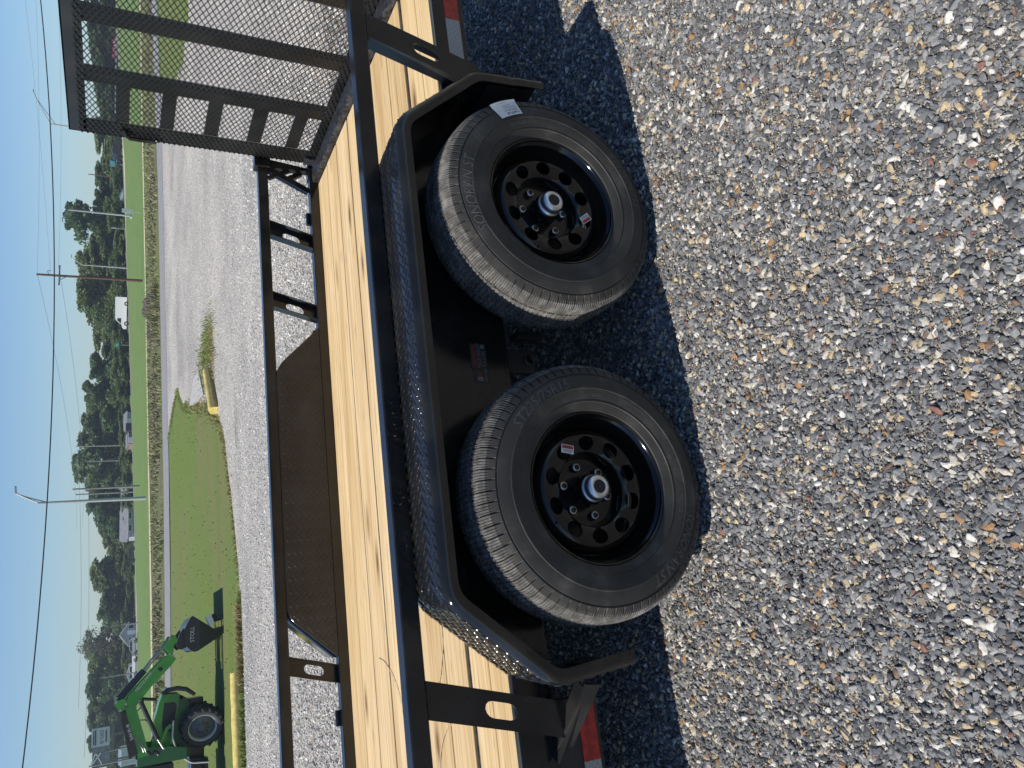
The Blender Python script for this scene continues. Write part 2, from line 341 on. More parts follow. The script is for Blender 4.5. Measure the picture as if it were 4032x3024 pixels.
M['pebble'] = pebble_material('crushed_stone', [(0.0, (0.075, 0.076, 0.078)), (0.12, (0.115, 0.116, 0.118)), (0.28, (0.15, 0.152, 0.153)), (0.48, (0.19, 0.191, 0.191)), (0.64, (0.245, 0.243, 0.238)), (0.73, (0.32, 0.305, 0.28)), (0.785, (0.45, 0.415, 0.345)), (0.845, (0.57, 0.54, 0.48)), (0.89, (0.38, 0.305, 0.20)), (0.93, (0.46, 0.36, 0.21)), (0.96, (0.30, 0.175, 0.085)), (0.975, (0.18, 0.12, 0.085)), (0.994, (0.22, 0.11, 0.085))])
M['palepebble'] = pebble_material('pale_loose_stone', PALE)
M['lotpebble'] = pebble_material('even_pale_stone', LOTP)
def scatter(name, rect, density, rmin, rmax, seed, mat, flat=False, ycut=None):
    b = MB()
    if len(rect) == 4:
        x0, x1, y0, y1 = rect; b.add([(x0, y0, 0.004), (x1, y0, 0.004), (x1, y1, 0.004), (x0, y1, 0.004)], [(0,1,2,3)])
    else: b.add(rect[0], rect[1])
    o = b.build(name, mat); tag(o, kind='stuff')
    ng = bpy.data.node_groups.new(name+'_nodes', 'GeometryNodeTree')
    ng.interface.new_socket('Geometry', in_out='INPUT', socket_type='NodeSocketGeometry'); ng.interface.new_socket('Geometry', in_out='OUTPUT', socket_type='NodeSocketGeometry')
    nd = ng.nodes; L = ng.links.new
    gi = nd.new('NodeGroupInput'); go = nd.new('NodeGroupOutput')
    dp = nd.new('GeometryNodeDistributePointsOnFaces');  dp.inputs['Seed'].default_value = seed; L(gi.outputs[0], dp.inputs['Mesh'])
    dpos = nd.new('GeometryNodeInputPosition'); dn_ = nd.new('ShaderNodeTexNoise'); dn_.inputs['Scale'].default_value = 2.6; dn_.inputs['Detail'].default_value = 3; L(dpos.outputs[0], dn_.inputs['Vector'])
    mr = nd.new('ShaderNodeMapRange'); mr.inputs['From Min'].default_value = 0.33; mr.inputs['From Max'].default_value = 0.52; mr.inputs['To Min'].default_value = density*0.34; mr.inputs['To Max'].default_value = density; L(dn_.outputs[0], mr.inputs['Value']); L(mr.outputs[0], dp.inputs['Density'])
    g2i = nd.new('GeometryNodeGeometryToInstance')
    for k in range(7):
        ico = nd.new('GeometryNodeMeshIcoSphere'); ico.inputs['Subdivisions'].default_value = 2 if k in (2, 4, 5) else 1; ico.inputs['Radius'].default_value = 1
        sp = nd.new('GeometryNodeSetPosition'); pos = nd.new('GeometryNodeInputPosition')
        nz = nd.new('ShaderNodeTexNoise'); nz.noise_dimensions = '4D'; nz.inputs['W'].default_value = 3.7*k+seed; nz.inputs['Scale'].default_value = 0.75 if k % 3 else 1.1; nz.inputs['Detail'].default_value = 1
        sb = nd.new('ShaderNodeVectorMath'); sb.operation = 'SUBTRACT'; sb.inputs[1].default_value = (0.5, 0.5, 0.5); L(nz.outputs['Color'], sb.inputs[0])
        sc = nd.new('ShaderNodeVectorMath'); sc.operation = 'SCALE'; sc.inputs['Scale'].default_value = 2.1; L(sb.outputs[0], sc.inputs[0])
        L(pos.outputs[0], nz.inputs['Vector']); L(ico.outputs['Mesh'], sp.inputs['Geometry']); L(sc.outputs[0], sp.inputs['Offset'])
        sm = nd.new('GeometryNodeSetShadeSmooth'); sm.inputs['Shade Smooth'].default_value = (k in (2, 5)); L(sp.outputs[0], sm.inputs['Geometry'])
        mt = nd.new('GeometryNodeSetMaterial'); mt.inputs['Material'].default_value = mat; L(sm.outputs[0], mt.inputs['Geometry']); L(mt.outputs[0], g2i.inputs['Geometry'])
    iop = nd.new('GeometryNodeInstanceOnPoints'); iop.inputs['Pick Instance'].default_value = True
    L(dp.outputs['Points'], iop.inputs['Points']); L(g2i.outputs[0], iop.inputs['Instance'])
    rr = nd.new('FunctionNodeRandomValue'); rr.data_type = 'FLOAT_VECTOR'; rr.inputs['Min'].default_value = (-0.7, -0.7, 0); rr.inputs['Max'].default_value = (0.7, 0.7, 6.28); rr.inputs['Seed'].default_value = seed+1
    L(rr.outputs[0], iop.inputs['Rotation'])
    # many small stones, few big ones: r = rmin + (rmax-rmin) * u^k
    ru = nd.new('FunctionNodeRandomValue'); ru.data_type = 'FLOAT'; ru.inputs['Seed'].default_value = seed+2
    pw = nd.new('ShaderNodeMath'); pw.operation = 'POWER'; pw.inputs[1].default_value = 5.0; L(ru.outputs[1], pw.inputs[0])
    ml = nd.new('ShaderNodeMath'); ml.operation = 'MULTIPLY_ADD'; ml.inputs[1].default_value = rmax-rmin; ml.inputs[2].default_value = rmin; L(pw.outputs[0], ml.inputs[0])
    rv = nd.new('FunctionNodeRandomValue'); rv.data_type = 'FLOAT_VECTOR'; rv.inputs['Min'].default_value = (0.75, 0.55, 0.42); rv.inputs['Max'].default_value = (1.4, 1.0, 0.75); rv.inputs['Seed'].default_value = seed+3
    vs = nd.new('ShaderNodeVectorMath'); vs.operation = 'SCALE'; L(rv.outputs[0], vs.inputs[0]); L(ml.outputs[0], vs.inputs['Scale']); L(vs.outputs[0], iop.inputs['Scale'])
    st = nd.new('GeometryNodeStoreNamedAttribute'); st.data_type = 'FLOAT'; st.domain = 'INSTANCE'; st.inputs['Name'].default_value = 'pick'
    rp = nd.new('FunctionNodeRandomValue'); rp.data_type = 'FLOAT'; rp.inputs['Seed'].default_value = seed+4
    L(iop.outputs[0], st.inputs['Geometry']); L(rp.outputs[1], st.inputs['Value']); L(st.outputs[0], go.inputs[0])
    md = o.modifiers.new('stones', 'NODES'); md.node_group = ng
    return o
tag(scatter('gravel_stones', (-1.75, 2.4, -1.5, 1.35), 52000, 0.0022, 0.0125, 5, M['pebble']), 'loose crushed grey stone with cream and tan pebbles under the trailer', 'gravel')
tag(scatter('gravel_stones', (2.4, 4.3, -1.5, 1.35), 24000, 0.0026, 0.0135, 61, M['pebble']), 'loose crushed stone on the ground behind the ramp gate', 'gravel')
tag(scatter('gravel_stones', (-3.2, -1.75, -1.5, 1.35), 24000, 0.0026, 0.0135, 71, M['pebble']), 'loose crushed stone on the ground towards the trailer nose', 'gravel')
def land_patch(x0, x1, y0, y1, step=0.8):
    nx = int((x1-x0)/step)+1; ny = int((y1-y0)/step)+1; vs = []; fs = []
    for j in range(ny+1):
        for i in range(nx+1):
            x = x0+(x1-x0)*i/nx; y = y0+(y1-y0)*j/ny; vs.append((x, y, gz(x, y)+0.006))
    for j in range(ny):
        for i in range(nx):
            xm = x0+(x1-x0)*(i+.5)/nx; ym = y0+(y1-y0)*(j+.5)/ny
            if ym > 18 and xm < np.interp(ym, *XL)+.6: continue
            a = j*(nx+1)+i; fs.append((a, a+1, a+nx+2, a+nx+1))
    return vs, fs
tag(scatter('lot_stones', land_patch(-3.0, 7.5, 1.9, 8.0), 1500, 0.005, 0.017, 31, M['palepebble']), 'pale loose stones on the lot just behind the trailer', 'gravel')
tag(scatter('lot_stones', land_patch(-4.0, 18.0, 8.0, 30.0), 150, 0.009, 0.026, 47, M['lotpebble']), 'scattered pale stones on the far part of the lot', 'gravel')

# ================================================================ THE TRAILER
T = empty('utility_trailer', (0, 0, 0))
tag(T, 'black tandem axle utility trailer with pine plank deck and raised mesh ramp gate', 'trailer')
YN, YF = 0.25, 2.077            # outer faces of the near and the far side
def stadium(cx, cz, hw, hl, n=7):      # rounded slot, points anticlockwise
    pts = []
    for k in range(n): a = -math.pi+math.pi*k/(n-1)-0; pts.append((cx+hw*math.cos(a), cz-hl+hw*math.sin(a)))
    for k in range(n): a = math.pi*k/(n-1); pts.append((cx+hw*math.cos(a), cz+hl+hw*math.sin(a)))
    return pts
def slotted_web(mb, w, z0, z1, slot, y0, y1, shear):
    n = len(slot); cx = w/2; cz = sum(p[1] for p in slot)/n
    outer = []
    for (x, z) in slot:                      # project every slot point radially onto the plate's rectangle
        dx, dz = x-cx, z-cz; t = 1e9
        if dx > 1e-9: t = min(t, (w-cx)/dx)
        if dx < -1e-9: t = min(t, -cx/dx)
        if dz > 1e-9: t = min(t, (z1-cz)/dz)
        if dz < -1e-9: t = min(t, (z0-cz)/dz)
        outer.append((cx+dx*t, cz+dz*t))
    # put true corners in
    cs = [(0, z0), (w, z0), (w, z1), (0, z1)]
    for c in cs:
        k = min(range(n), key=lambda i: abs(outer[i][0]-c[0])/w+abs(outer[i][1]-c[1])/(z1-z0)); outer[k] = c
    S = lambda x, z: x-shear*(z1-z)
    for y, flip in ((y0, False), (y1, True)):
        vs = [(S(x, z), y, z) for x, z in outer]+[(S(x, z), y, z) for x, z in slot]
        fs = [(i, (i+1) % n, n+(i+1) % n, n+i) for i in range(n)]
        mb.add(vs, [f[::-1] for f in fs] if flip else fs)
    vs = [(S(x, z), y0, z) for x, z in slot]+[(S(x, z), y1, z) for x, z in slot]
    mb.add(vs, [(i, (i+1) % n, n+(i+1) % n, n+i) for i in range(n)])
    vs = [(S(x, z), y0, z) for x, z in outer]+[(S(x, z), y1, z) for x, z in outer]
    mb.add(vs, [((i+1) % n, i, n+i, n+(i+1) % n) for i in range(n)])
def post(x_top, w, z0, z1, yo, yi, parent, slot_z, lean=0.29):
    """formed upright: slotted web on the outer side, two flanges turned in; leans back at the top"""
    mb = MB(); s = 1 if yi > yo else -1; th = 0.005*s
    slotted_web(mb, w, z0, z1, stadium(w/2, slot_z, 0.021, 0.024), *(sorted((yo, yo+th))), lean)
    for xa, xb in ((0, 0.005), (w-0.005, w)):
        ya, yb = sorted((yo+th, yi))
        v = [(x-lean*(z1-z), y, z) for x in (xa, xb) for y in (ya, yb) for z in (z0, z1)]
        mb.add(v, [(0,1,3,2),(4,6,7,5),(0,4,5,1),(2,3,7,6),(0,2,6,4),(1,5,7,3)])
    for v_i in range(len(mb.v)): mb.v[v_i] = (mb.v[v_i][0]+x_top, mb.v[v_i][1], mb.v[v_i][2])
    return mb.build('upright_post', M['black'], parent)
ZR0, ZR1 = 0.816, 0.867          # top rail
for ya, yb in ((YN, YN+0.051), (YF-0.051, YF)):
    MB().box(-3.2, 1.965, ya, yb, ZR0, ZR1).build('top_rail', M['black'], T, 0.004)
for xt in (-0.774, 1.291, -1.75): post(xt, 0.094, 0.425, ZR0, YN, YN+0.05, T, 0.615)
for xt in (-0.705, 1.09, 1.50, -1.17, -2.2): post(xt, 0.084, 0.55, ZR0, YF, YF-0.05, T, 0.70)
# side frame: channels the uprights are welded to
MB().box(-3.2, 1.93, 0.306, 0.36, 0.428, 0.546).build('side_stringer', M['black'], T, 0.003)
MB().box(-3.2, 1.93, 2.018, 2.07, 0.44, 0.596).build('side_stringer', M['black'], T, 0.003)
MB().box(-3.2, -0.80, 0.332, 0.39, 0.275, 0.425).build('tongue_channel', M['under'], T, 0.003)
for x in np.arange(-2.9, 1.8, 0.41): MB().box(x, x+0.05, 0.362, 2.016, 0.43, 0.507).build('cross_member', M['under'], T)
MB().box(1.842, 1.93, 0.31, 2.05, 0.46, 0.580).build('rear_header', M['worn'], T, 0.006)
for x in (1.64, 0.95, 0.2, -0.92): MB().box(x-0.035, x+0.035, 2.068, 2.092, 0.50, 0.612).build('stake_pocket', M['black'], T, 0.003)
# rear corner of the far side: end post with a crossed brace
yy0, yy1 = 2.03, 2.07
MB().prism([(1.912, 0.596), (1.93, 0.596), (1.955, 0.816), (1.905, 0.816)], yy0, yy1).build('end_post', M['black'], T, 0.003)
MB().box(1.865, 1.957, yy0, yy1, 0.56, 0.6).build('corner_plate', M['black'], T)
MB().bar((1.90, 2.045, 0.815), (1.79, 2.045, 0.60), 0.03, 0.03, (0,1,0)).build('corner_brace', M['black'], T)
MB().bar((1.845, 2.047, 0.72), (1.90, 2.047, 0.635), 0.026, 0.026, (0,1,0)).build('corner_brace', M['black'], T)
MB().bar((1.845, 2.043, 0.81), (1.905, 2.043, 0.70), 0.02, 0.02, (0,1,0)).build('corner_brace', M['black'], T)
MB().box(1.90, 1.966, 2.02, 2.085, 0.80, 0.884).build('latch_block', M['black'], T, 0.004)
# deck boards
EDG = [(2.015, 1.8230), (1.8115, 1.6265), (1.6155, 1.4165), (1.4050, 1.2260), (1.2150, 1.0190), (1.0080, 0.8050), (0.7940, 0.6185), (0.5880, 0.4565), (0.4470, 0.3090)]
for k, (ya, yb) in enumerate(EDG):
    dz = random.uniform(-0.002, 0.002)
    MB().box(-3.2, 1.835+random.uniform(-.004, .004), yb, ya, 0.509, 0.549+dz).build('plank', M['wood'], T, 0.0025)
for (a_, b_), (c_, d_) in zip(EDG[:-1], EDG[1:]):
    MB().box(-3.2, 1.83, (b_+c_)/2-.013, (b_+c_)/2+.013, 0.503, 0.5135).build('gap_light_block', M['under'], T)  # added strips that keep sun from leaking through the board gaps
MB().box(-3.2, 1.835, 0.5905, 0.6160, 0.50, 0.540).build('hold_down_strip', M['worn'], T)
# dark scuffs a forklift tyre left on the boards
def scuff(pts, w):
    mb = MB(); n = len(pts); vs = []
    for i, p in enumerate(pts):
        a = Vector(pts[max(i-1, 0)]); c = Vector(pts[min(i+1, n-1)]); t = (c-a).normalized(); nn = Vector((-t.y, t.x))
        ww = w*(0.4+0.6*random.random()); vs += [(p[0]+nn.x*ww, p[1]+nn.y*ww, 0.5515), (p[0]-nn.x*ww, p[1]-nn.y*ww, 0.5515)]
    mb.add(vs, [(2*i, 2*i+1, 2*i+3, 2*i+2) for i in range(n-1) ])
    return mb.build('scuff_mark', M['scuff'], T)
M['scuff'] = plain('grey_tyre_scuff', (0.47, 0.365, 0.235), 0.8, var=0.4, scale=90)
def smooth_pts(P, n=7):
    out = []
    for i in range(len(P)-1):
        p0 = P[max(i-1, 0)]; p1_ = P[i]; p2_ = P[i+1]; p3_ = P[min(i+2, len(P)-1)]
        for k in range(n):
            t = k/n; out.append(tuple(.5*(2*b+(c-a)*t+(2*a-5*b+4*c-d)*t*t+(3*b-a-3*c+d)*t**3) for a, b, c, d in zip(p0, p1_, p2_, p3_)))
    return out+[P[-1]]
for P_ in ([(-0.666, 1.533), (-0.676, 1.469), (-0.697, 1.419), (-0.732, 1.366), (-0.771, 1.325), (-0.815, 1.295), (-0.853, 1.278), (-0.95, 1.25)], [(-0.52, 0.782), (-0.582, 0.788), (-0.621, 0.796), (-0.665, 0.814), (-0.708, 0.837), (-0.744, 0.862), (-0.80, 0.91)], [(-0.845, 0.70), (-0.859, 0.757), (-0.878, 0.816), (-0.91, 0.862), (-0.947, 0.897), (-1.001, 0.927), (-1.08, 0.95)]): scuff(smooth_pts(P_), 0.0036)

# ---- fenders of diamond plate
def round_path(pts, rad, n=6):
    out = [Vector(pts[0])]
    for i in range(1, len(pts)-1):
        p0, p1, p2 = Vector(pts[i-1]), Vector(pts[i]), Vector(pts[i+1])
        a = (p0-p1).normalized(); c = (p2-p1).normalized(); ang = a.angle(c); d = rad/math.tan(ang/2)
        s, e = p1+a*d, p1+c*d
        for k in range(n+1):
            t = k/n; out.append(s*(1-t)**2+p1*2*t*(1-t)+e*t*t)
    out.append(Vector(pts[-1])); return out
def normals(P):
    ns = []
    for i in range(len(P)):
        t = (P[min(i+1, len(P)-1)]-P[max(i-1, 0)]).normalized(); ns.append(Vector((-t.y, t.x)))
    return ns
def sweep(P, sect, closed_sect=True):
    """carry a section (n, y) along a path in XZ; n is measured along the outward normal"""
    Ns = normals(P); m = len(sect); vs = []
    for p, n in zip(P, Ns): vs += [(p.x+n.x*a, y, p.y+n.y*a) for a, y in sect]
    fs = [(i*m+k, i*m+(k+1) % m, (i+1)*m+(k+1) % m, (i+1)*m+k) for i in range(len(P)-1) for k in range(m)]
    mb = MB(); mb.add(vs, fs, True); mb.add(vs[:m], [tuple(range(m))]); mb.add(vs[-m:], [tuple(range(m))[::-1]]); return mb
def dense(P, m=0.03):
    out = [P[0]]
    for a, c in zip(P[:-1], P[1:]):
        k = max(1, int((c-a).length/m))
        out += [a.lerp(c, (i+1)/k) for i in range(k)]
    return out
lip = [(-0.016, 0.297), (0, 0.062)] + [(-0.022+0.022*math.cos(R(a)), 0.062-0.022*math.sin(R(a))) for a in (18, 36, 54, 72, 90)] + [(-0.040, 0.040), (-0.040, 0.044), (-0.022, 0.044), (-0.008, 0.052), (-0.005, 0.064), (-0.021, 0.297)]
FP = round_path([(-0.712, 0.31), (-0.735, 0.555), (-0.50, 0.8255), (0.845, 0.828), (1.07, 0.555), (1.085, 0.315)], 0.11); FP = dense(FP)
# the fender top tucks under the top rail
FPN = FP
fend = sweep(FPN, lip).build('fender', M['plate'], T)
def smooth_auto(o):
    for p in o.data.polygons: p.use_smooth = True
    try: o.data.set_sharp_from_angle(angle=R(30))
    except Exception: pass
smooth_auto(fend)
tag(fend, 'near side diamond plate fender over both wheels')
Nf = normals(FP); wall = [(p.x-n.x*.0185, p.y-n.y*.0185) for p, n in zip(FP, Nf) if p.y > 0.47]
MB().prism([(wall[0][0]+.004, 0.457)]+wall+[(wall[-1][0]-.004, 0.457)], 0.290, 0.2965).build('fender_back_plate', M['black'], T)
def lug(mb, c, ta, tb, nn, L=0.0150, wd=0.0042, hgt=0.0027):
    ta, tb, nn = Vector(ta), Vector(tb), Vector(nn); c = Vector(c); k = 8
    ring = [c+ta*math.cos(2*math.pi*i/k)*L+tb*math.sin(2*math.pi*i/k)*wd-nn*0.0006 for i in range(k)]
    top = [c+ta*math.cos(2*math.pi*i/k)*L*0.62+tb*math.sin(2*math.pi*i/k)*wd*0.45+nn*hgt for i in range(k)]
    mb.add(ring+top, [(i, (i+1) % k, k+(i+1) % k, k+i) for i in range(k)]+[tuple(range(k, 2*k))], True)
def lugs_on_path(P, y0, y1, pitch, side):
    mb = MB(); cum = [0]
    for i in range(1, len(P)): cum.append(cum[-1]+(P[i]-P[i-1]).length)
    Ns = normals(P); total = cum[-1]; s = pitch/2; row = 0
    while s < total:
        i = max(k for k in range(len(cum)) if cum[k] <= s); i = min(i, len(P)-2); t = (s-cum[i])/max(1e-6, cum[i+1]-cum[i])
        p = P[i].lerp(P[i+1], t); n = Ns[i].lerp(Ns[i+1], t).normalized(); tg = Vector((n.y, -n.x))
        y = y0+pitch*(0.25 if row % 2 else 0.75); col = 0
        while y < y1:
            tx = Vector((tg.x, 0, tg.y)); ty = Vector((0, 1, 0)); nn = Vector((n.x, 0, n.y)); sgn = 1 if (row+col) % 2 else -1
            a = (tx+ty*sgn).normalized(); bb = nn.cross(a); lug(mb, Vector((p.x, y, p.y))-nn*0.016*(y-0.062)/0.235, a, bb, nn); y += pitch; col += 1
        s += pitch*0.5; row += 1
    return mb
lg = lugs_on_path(FP, 0.058, 0.292, 0.0330, 1).build('tread_plate_lugs', M['plate'], fend); tag(lg, kind='stuff')
# far fender: its wall of tread plate shows over the deck
FF = round_path([(0.975, 0.598), (0.755, 0.8185), (-0.45, 0.8185), (-0.655, 0.598)], 0.13)
ff = MB().prism([(p.x, p.y) for p in FF][::-1], 2.012, 2.0175).build('fender', M['platefar'], T)
tag(ff, 'far side diamond plate fender wall seen across the deck')
mb = MB(); row = 0; z = 0.606
while z < 0.812:
    x = -0.66+(0.0150 if row % 2 else 0); col = 0
    while x < 0.99:
        if -0.655+(z-0.598)*0.94+.012 < x < 0.975-(z-0.598)-.012:
            s = 1 if (row+col) % 2 else -1; a = Vector((1, 0, s)).normalized(); nn = Vector((0, -1, 0)); lug(mb, (x, 2.0121, z), a, nn.cross(a), nn, 0.0125, 0.0042, 0.0024)
        x += 0.0300; col += 1
    z += 0.0150; row += 1
tag(mb.build('tread_plate_lugs', M['platefar'], ff), kind='stuff')
FFo = round_path([(-0.655, 0.598), (-0.45, 0.8185), (0.755, 0.8185), (0.975, 0.598)], 0.13)
sweep(FFo, [(0, 2.0185), (0, 2.27), (-0.045, 2.27), (-0.045, 2.265), (-0.005, 2.265), (-0.005, 2.0185)]).build('fender_top', M['plate'], T)
# fender braces and end plates
MB().bar((-0.752, 0.19, 0.40), (-0.935, 0.30, 0.452), 0.05, 0.006, (0,0,1)).build('fender_brace', M['under'], T)
MB().bar((-0.752, 0.155, 0.385), (-0.935, 0.303, 0.43), 0.006, 0.05, (0,0,1)).build('fender_brace', M['under'], T)
MB().box(-0.70, -0.694, 0.10, 0.20, 0.32, 0.43).build('fender_end_plate', M['under'], T)
MB().prism([(1.05, 0.335), (1.056, 0.335), (1.045, 0.50), (1.039, 0.50)], 0.07, 0.285).build('fender_end_plate', M['under'], T)
MB().box(1.11, 1.15, 0.16, 0.26, 0.34, 0.36).build('fender_brace', M['under'], T)
def blob(mb, c, r):
    k = 6; mb.lathe([(0.001, -r), (r*.8, -r*.5), (r, 0), (r*.8, r*.5), (0.001, r)], k, True, c)
mb = MB()
for i in range(26):
    t = i/25; blob(mb, (-0.715-0.17*t+random.uniform(-.004, .004), 0.298, 0.43+random.uniform(-.006, .006)), random.uniform(.006, .011))
mb.build('weld_bead', M['worn'], T)
# ---- running gear
for X in (0.6138, -0.2504):
    MB().tube([(X, 0.12, 0.362), (X, 2.20, 0.362)], 0.034, 14).build('axle', M['under'], T)
    for Y in (0.40, 1.93):
        mb = MB()
        for k, L in enumerate((0.33, 0.27, 0.2, 0.13)):
            mb.tube([(X-L, Y, 0.345+0.10*(L/0.33)**2-0.012*k+.03), (X-L/2, Y, 0.37-0.012*k), (X, Y, 0.352-0.012*k), (X+L/2, Y, 0.37-0.012*k), (X+L, Y, 0.345+0.10*(L/0.33)**2-0.012*k+.03)], 0.014, 6)
        mb.build('leaf_spring', M['under'], T)
    MB().lathe([(0.03, 0.100), (0.155, 0.100), (0.164, 0.108), (0.164, 0.21), (0.12, 0.235), (0.03, 0.235)], 40, True, (X, 0, 0.368)).build('brake_drum', M['under'], T)
MB().box(0.178, 0.258, 0.335, 0.342, 0.318, 0.427).build('spring_hanger', M['under'], T, 0.002)
MB().lathe([(0.0, -0.022), (0.012, -0.022), (0.0125, 0.0), (0.02, 0.002), (0.02, 0.008)], 6, False, (0.222, 0.330, 0.337)).build('hanger_bolt', M['worn'], T)
MB().box(0.30, 0.325, 0.335, 0.39, 0.275, 0.37).build('equalizer', M['under'], T, 0.003)
# ---- reflective tape on the frame
M['tape_red'] = plain('red_reflective_tape', (0.40, 0.012, 0.012), 0.3, var=0.5, scale=55, coat=0.4)
def tape_white():
    m, nt, bs = new_mat('silver_reflective_tape'); p = worldpos(nt, (26, 26, 26))
    br = N(nt, 'ShaderNodeTexBrick'); br.inputs['Scale'].default_value = 1.0; br.inputs['Color1'].default_value = (0.85, 0.87, 0.90, 1); br.inputs['Color2'].default_value = (0.62, 0.63, 0.62, 1); br.inputs['Mortar'].default_value = (0.30, 0.31, 0.29, 1)
    br.inputs['Mortar Size'].default_value = 0.12
    cx = nt.nodes.new('ShaderNodeSeparateXYZ'); nt.links.new(p, cx.inputs[0]); cb = nt.nodes.new('ShaderNodeCombineXYZ'); nt.links.new(cx.outputs[0], cb.inputs[0]); nt.links.new(cx.outputs[2], cb.inputs[1]); nt.links.new(cb.outputs[0], br.inputs['Vector'])
    nt.links.new(br.outputs['Color'], bs.inputs['Base Color']); bs.inputs['Roughness'].default_value = 0.3; return m
M['tape_white'] = tape_white()
x = 1.32; k = 0
while x < 1.9:
    w = 0.178 if k % 2 == 0 else 0.20
    tag(MB().box(x, min(x+w, 1.92), 0.3040, 0.3058, 0.447, 0.501).build('reflective_tape', M['tape_white' if k % 2 == 0 else 'tape_red'], T), 'silver white reflective tape' if k % 2 == 0 else 'red reflective tape'); x += w; k += 1
tag(MB().box(-0.970, -0.820, 0.3295, 0.3318, 0.288, 0.343).build('reflective_tape', M['tape_red'], T), 'red reflective tape')
tag(MB().box(-1.15, -0.9705, 0.3295, 0.3318, 0.288, 0.343).build('reflective_tape', M['tape_white'], T), 'silver white reflective tape')
# ---- maker's stickers on the fender back plate
def flat_text(txt, size, origin, mat, parent, name='lettering', shear=0.0, spacing=1.0, ax=(1,0,0), ay=(0,0,1), align='CENTER', squash=1.0):
    vs, fs = text_mesh(txt, size, 0, align, shear, spacing); ax = Vector(ax); ay = Vector(ay); o = Vector(origin)
    mb = MB(); mb.add([o+ax*v.x*squash+ay*v.y for v in vs], fs); return mb.build(name, mat, parent)
M['shadedred'] = plain('shaded_red_print', (0.13, 0.025, 0.02), 0.5)  # red print darkened in colour for the shade it sits in
M['sticker'] = plain('dark_sticker_film', (0.02, 0.02, 0.02), 0.35)
dc = MB().box(0.176, 0.256, 0.2880, 0.2896, 0.513, 0.566).build('decal', M['sticker'], T)
MB().box(0.180, 0.252, 0.2870, 0.2878, 0.549, 0.562).build('red_panel', M['shadedred'], dc)
flat_text('NEV-R-ADJUST', 0.0125, (0.215, 0.2872, 0.541), M['shadedink'], dc, shear=0.2)
flat_text('E-Z LUBE', 0.0125, (0.206, 0.2872, 0.524), M['shadedink'], dc, shear=0.2)
MB().box(0.184, 0.246, 0.2871, 0.2878, 0.5335, 0.5345).box(0.184, 0.232, 0.2871, 0.2878, 0.5165, 0.5172).box(0.240, 0.251, 0.2871, 0.2878, 0.518, 0.531).build('printed_rule', M['shadedink'], dc)
dd = MB().box(0.131, 0.174, 0.2880, 0.2896, 0.510, 0.560).build('decal', M['sticker'], T)
MB().box(0.136, 0.148, 0.2870, 0.2878, 0.532, 0.550).build('silver_panel', M['shadedink'], dd)
vs = [(0.148, 0.2872, 0.532), (0.158, 0.2872, 0.532)]+[(0.158+0.009*math.sin(R(a)), 0.2872, 0.541-0.009*math.cos(R(a))) for a in range(20, 180, 20)]+[(0.158, 0.2872, 0.55), (0.148, 0.2872, 0.55)]
mb = MB(); mb.add(vs, [tuple(range(len(vs)))]); mb.build('red_letter_block', M['shadedred'], dd)
flat_text('DEXTER', 0.0125, (0.1525, 0.2872, 0.521), M['shadedink'], dd)

# ---- ramp gate at the rear, standing up
GX = 1.955
mb = MB()
mb.box(GX-0.003, GX+0.003, 0.33, 2.01, 1.672, 1.75).box(GX-0.003, GX+0.045, 0.33, 2.01, 1.744, 1.75)     # top angle
mb.box(GX-0.003, GX+0.003, 0.33, 2.01, 0.56, 0.615).box(GX-0.003, GX+0.04, 0.33, 2.01, 0.56, 0.566)
mb.box(GX-0.003, GX+0.003, 1.90, 2.012, 0.615, 1.685).box(GX-0.003, GX+0.04, 2.006, 2.012, 0.56, 1.75)
mb.box(GX-0.003, GX+0.003, 0.328, 0.42, 0.615, 1.685)
gate = mb.build('ramp_gate', M['gate'], T)
tag(gate, 'upright black ramp gate of expanded metal mesh in an angle iron frame')
for ya, yb in ((0.79, 0.855), (1.174, 1.239), (1.558, 1.623), (0.55, 0.58)):
    MB().box(GX+0.0035, GX+0.009, ya, yb, 0.56, 1.74).box(GX+0.009, GX+0.045, ya, ya+0.006, 0.57, 1.74).build('gate_bar', M['gate'], gate)
for za, zb in ((1.489, 1.547), (1.290, 1.353), (1.083, 1.150), (0.872, 0.942), (0.680, 0.744)):
    MB().box(GX+0.0035, GX+0.009, 1.625, 1.899, za, zb).build('gate_rung', M['gate'], gate)
for za, zb in ((1.489, 1.547), (1.290, 1.353), (1.083, 1.150), (0.872, 0.942), (0.680, 0.744)):
    MB().box(GX+0.0035, GX+0.009, 0.421, 0.549, za, zb).build('gate_rung', M['gate'], gate)
mb = MB(); LW, SW = 0.0463, 0.0243; y_a, y_b = 0.345, 2.02; z = 0.575; row = 0
while z < 1.700:
    n = int((y_b-y_a)/(LW/2)); pts = []
    for i in range(n+1):
        up = (i+row) % 2; pts.append((y_a+i*LW/2, z+(SW/2 if up else 0)))
    for i in range(n):
        (ya, za), (yb, zb) = pts[i], pts[i+1]
        t = 0.0016; xx = GX-0.0075
        v = [(xx-0.0016, ya, za-t), (xx-0.0016, yb, zb-t), (xx-0.0016, yb, zb+t), (xx-0.0016, ya, za+t), (xx+0.0016, ya, za-t), (xx+0.0016, yb, zb-t), (xx+0.0016, yb, zb+t), (xx+0.0016, ya, za+t)]
        mb.add(v, [(0,3,2,1),(4,5,6,7),(3,7,6,2),(0,1,5,4)])
    z += SW/2; row += 1
tag(mb.build('expanded_metal_mesh', M['gate'], gate), kind='stuff')
MB().tube([(1.94, 1.93, 1.515), (1.935, 1.965, 1.50), (1.93, 1.985, 1.485), (1.93, 1.985, 1.37), (1.935, 1.97, 1.36)], 0.010, 8).build('latch_handle', M['black'], gate)
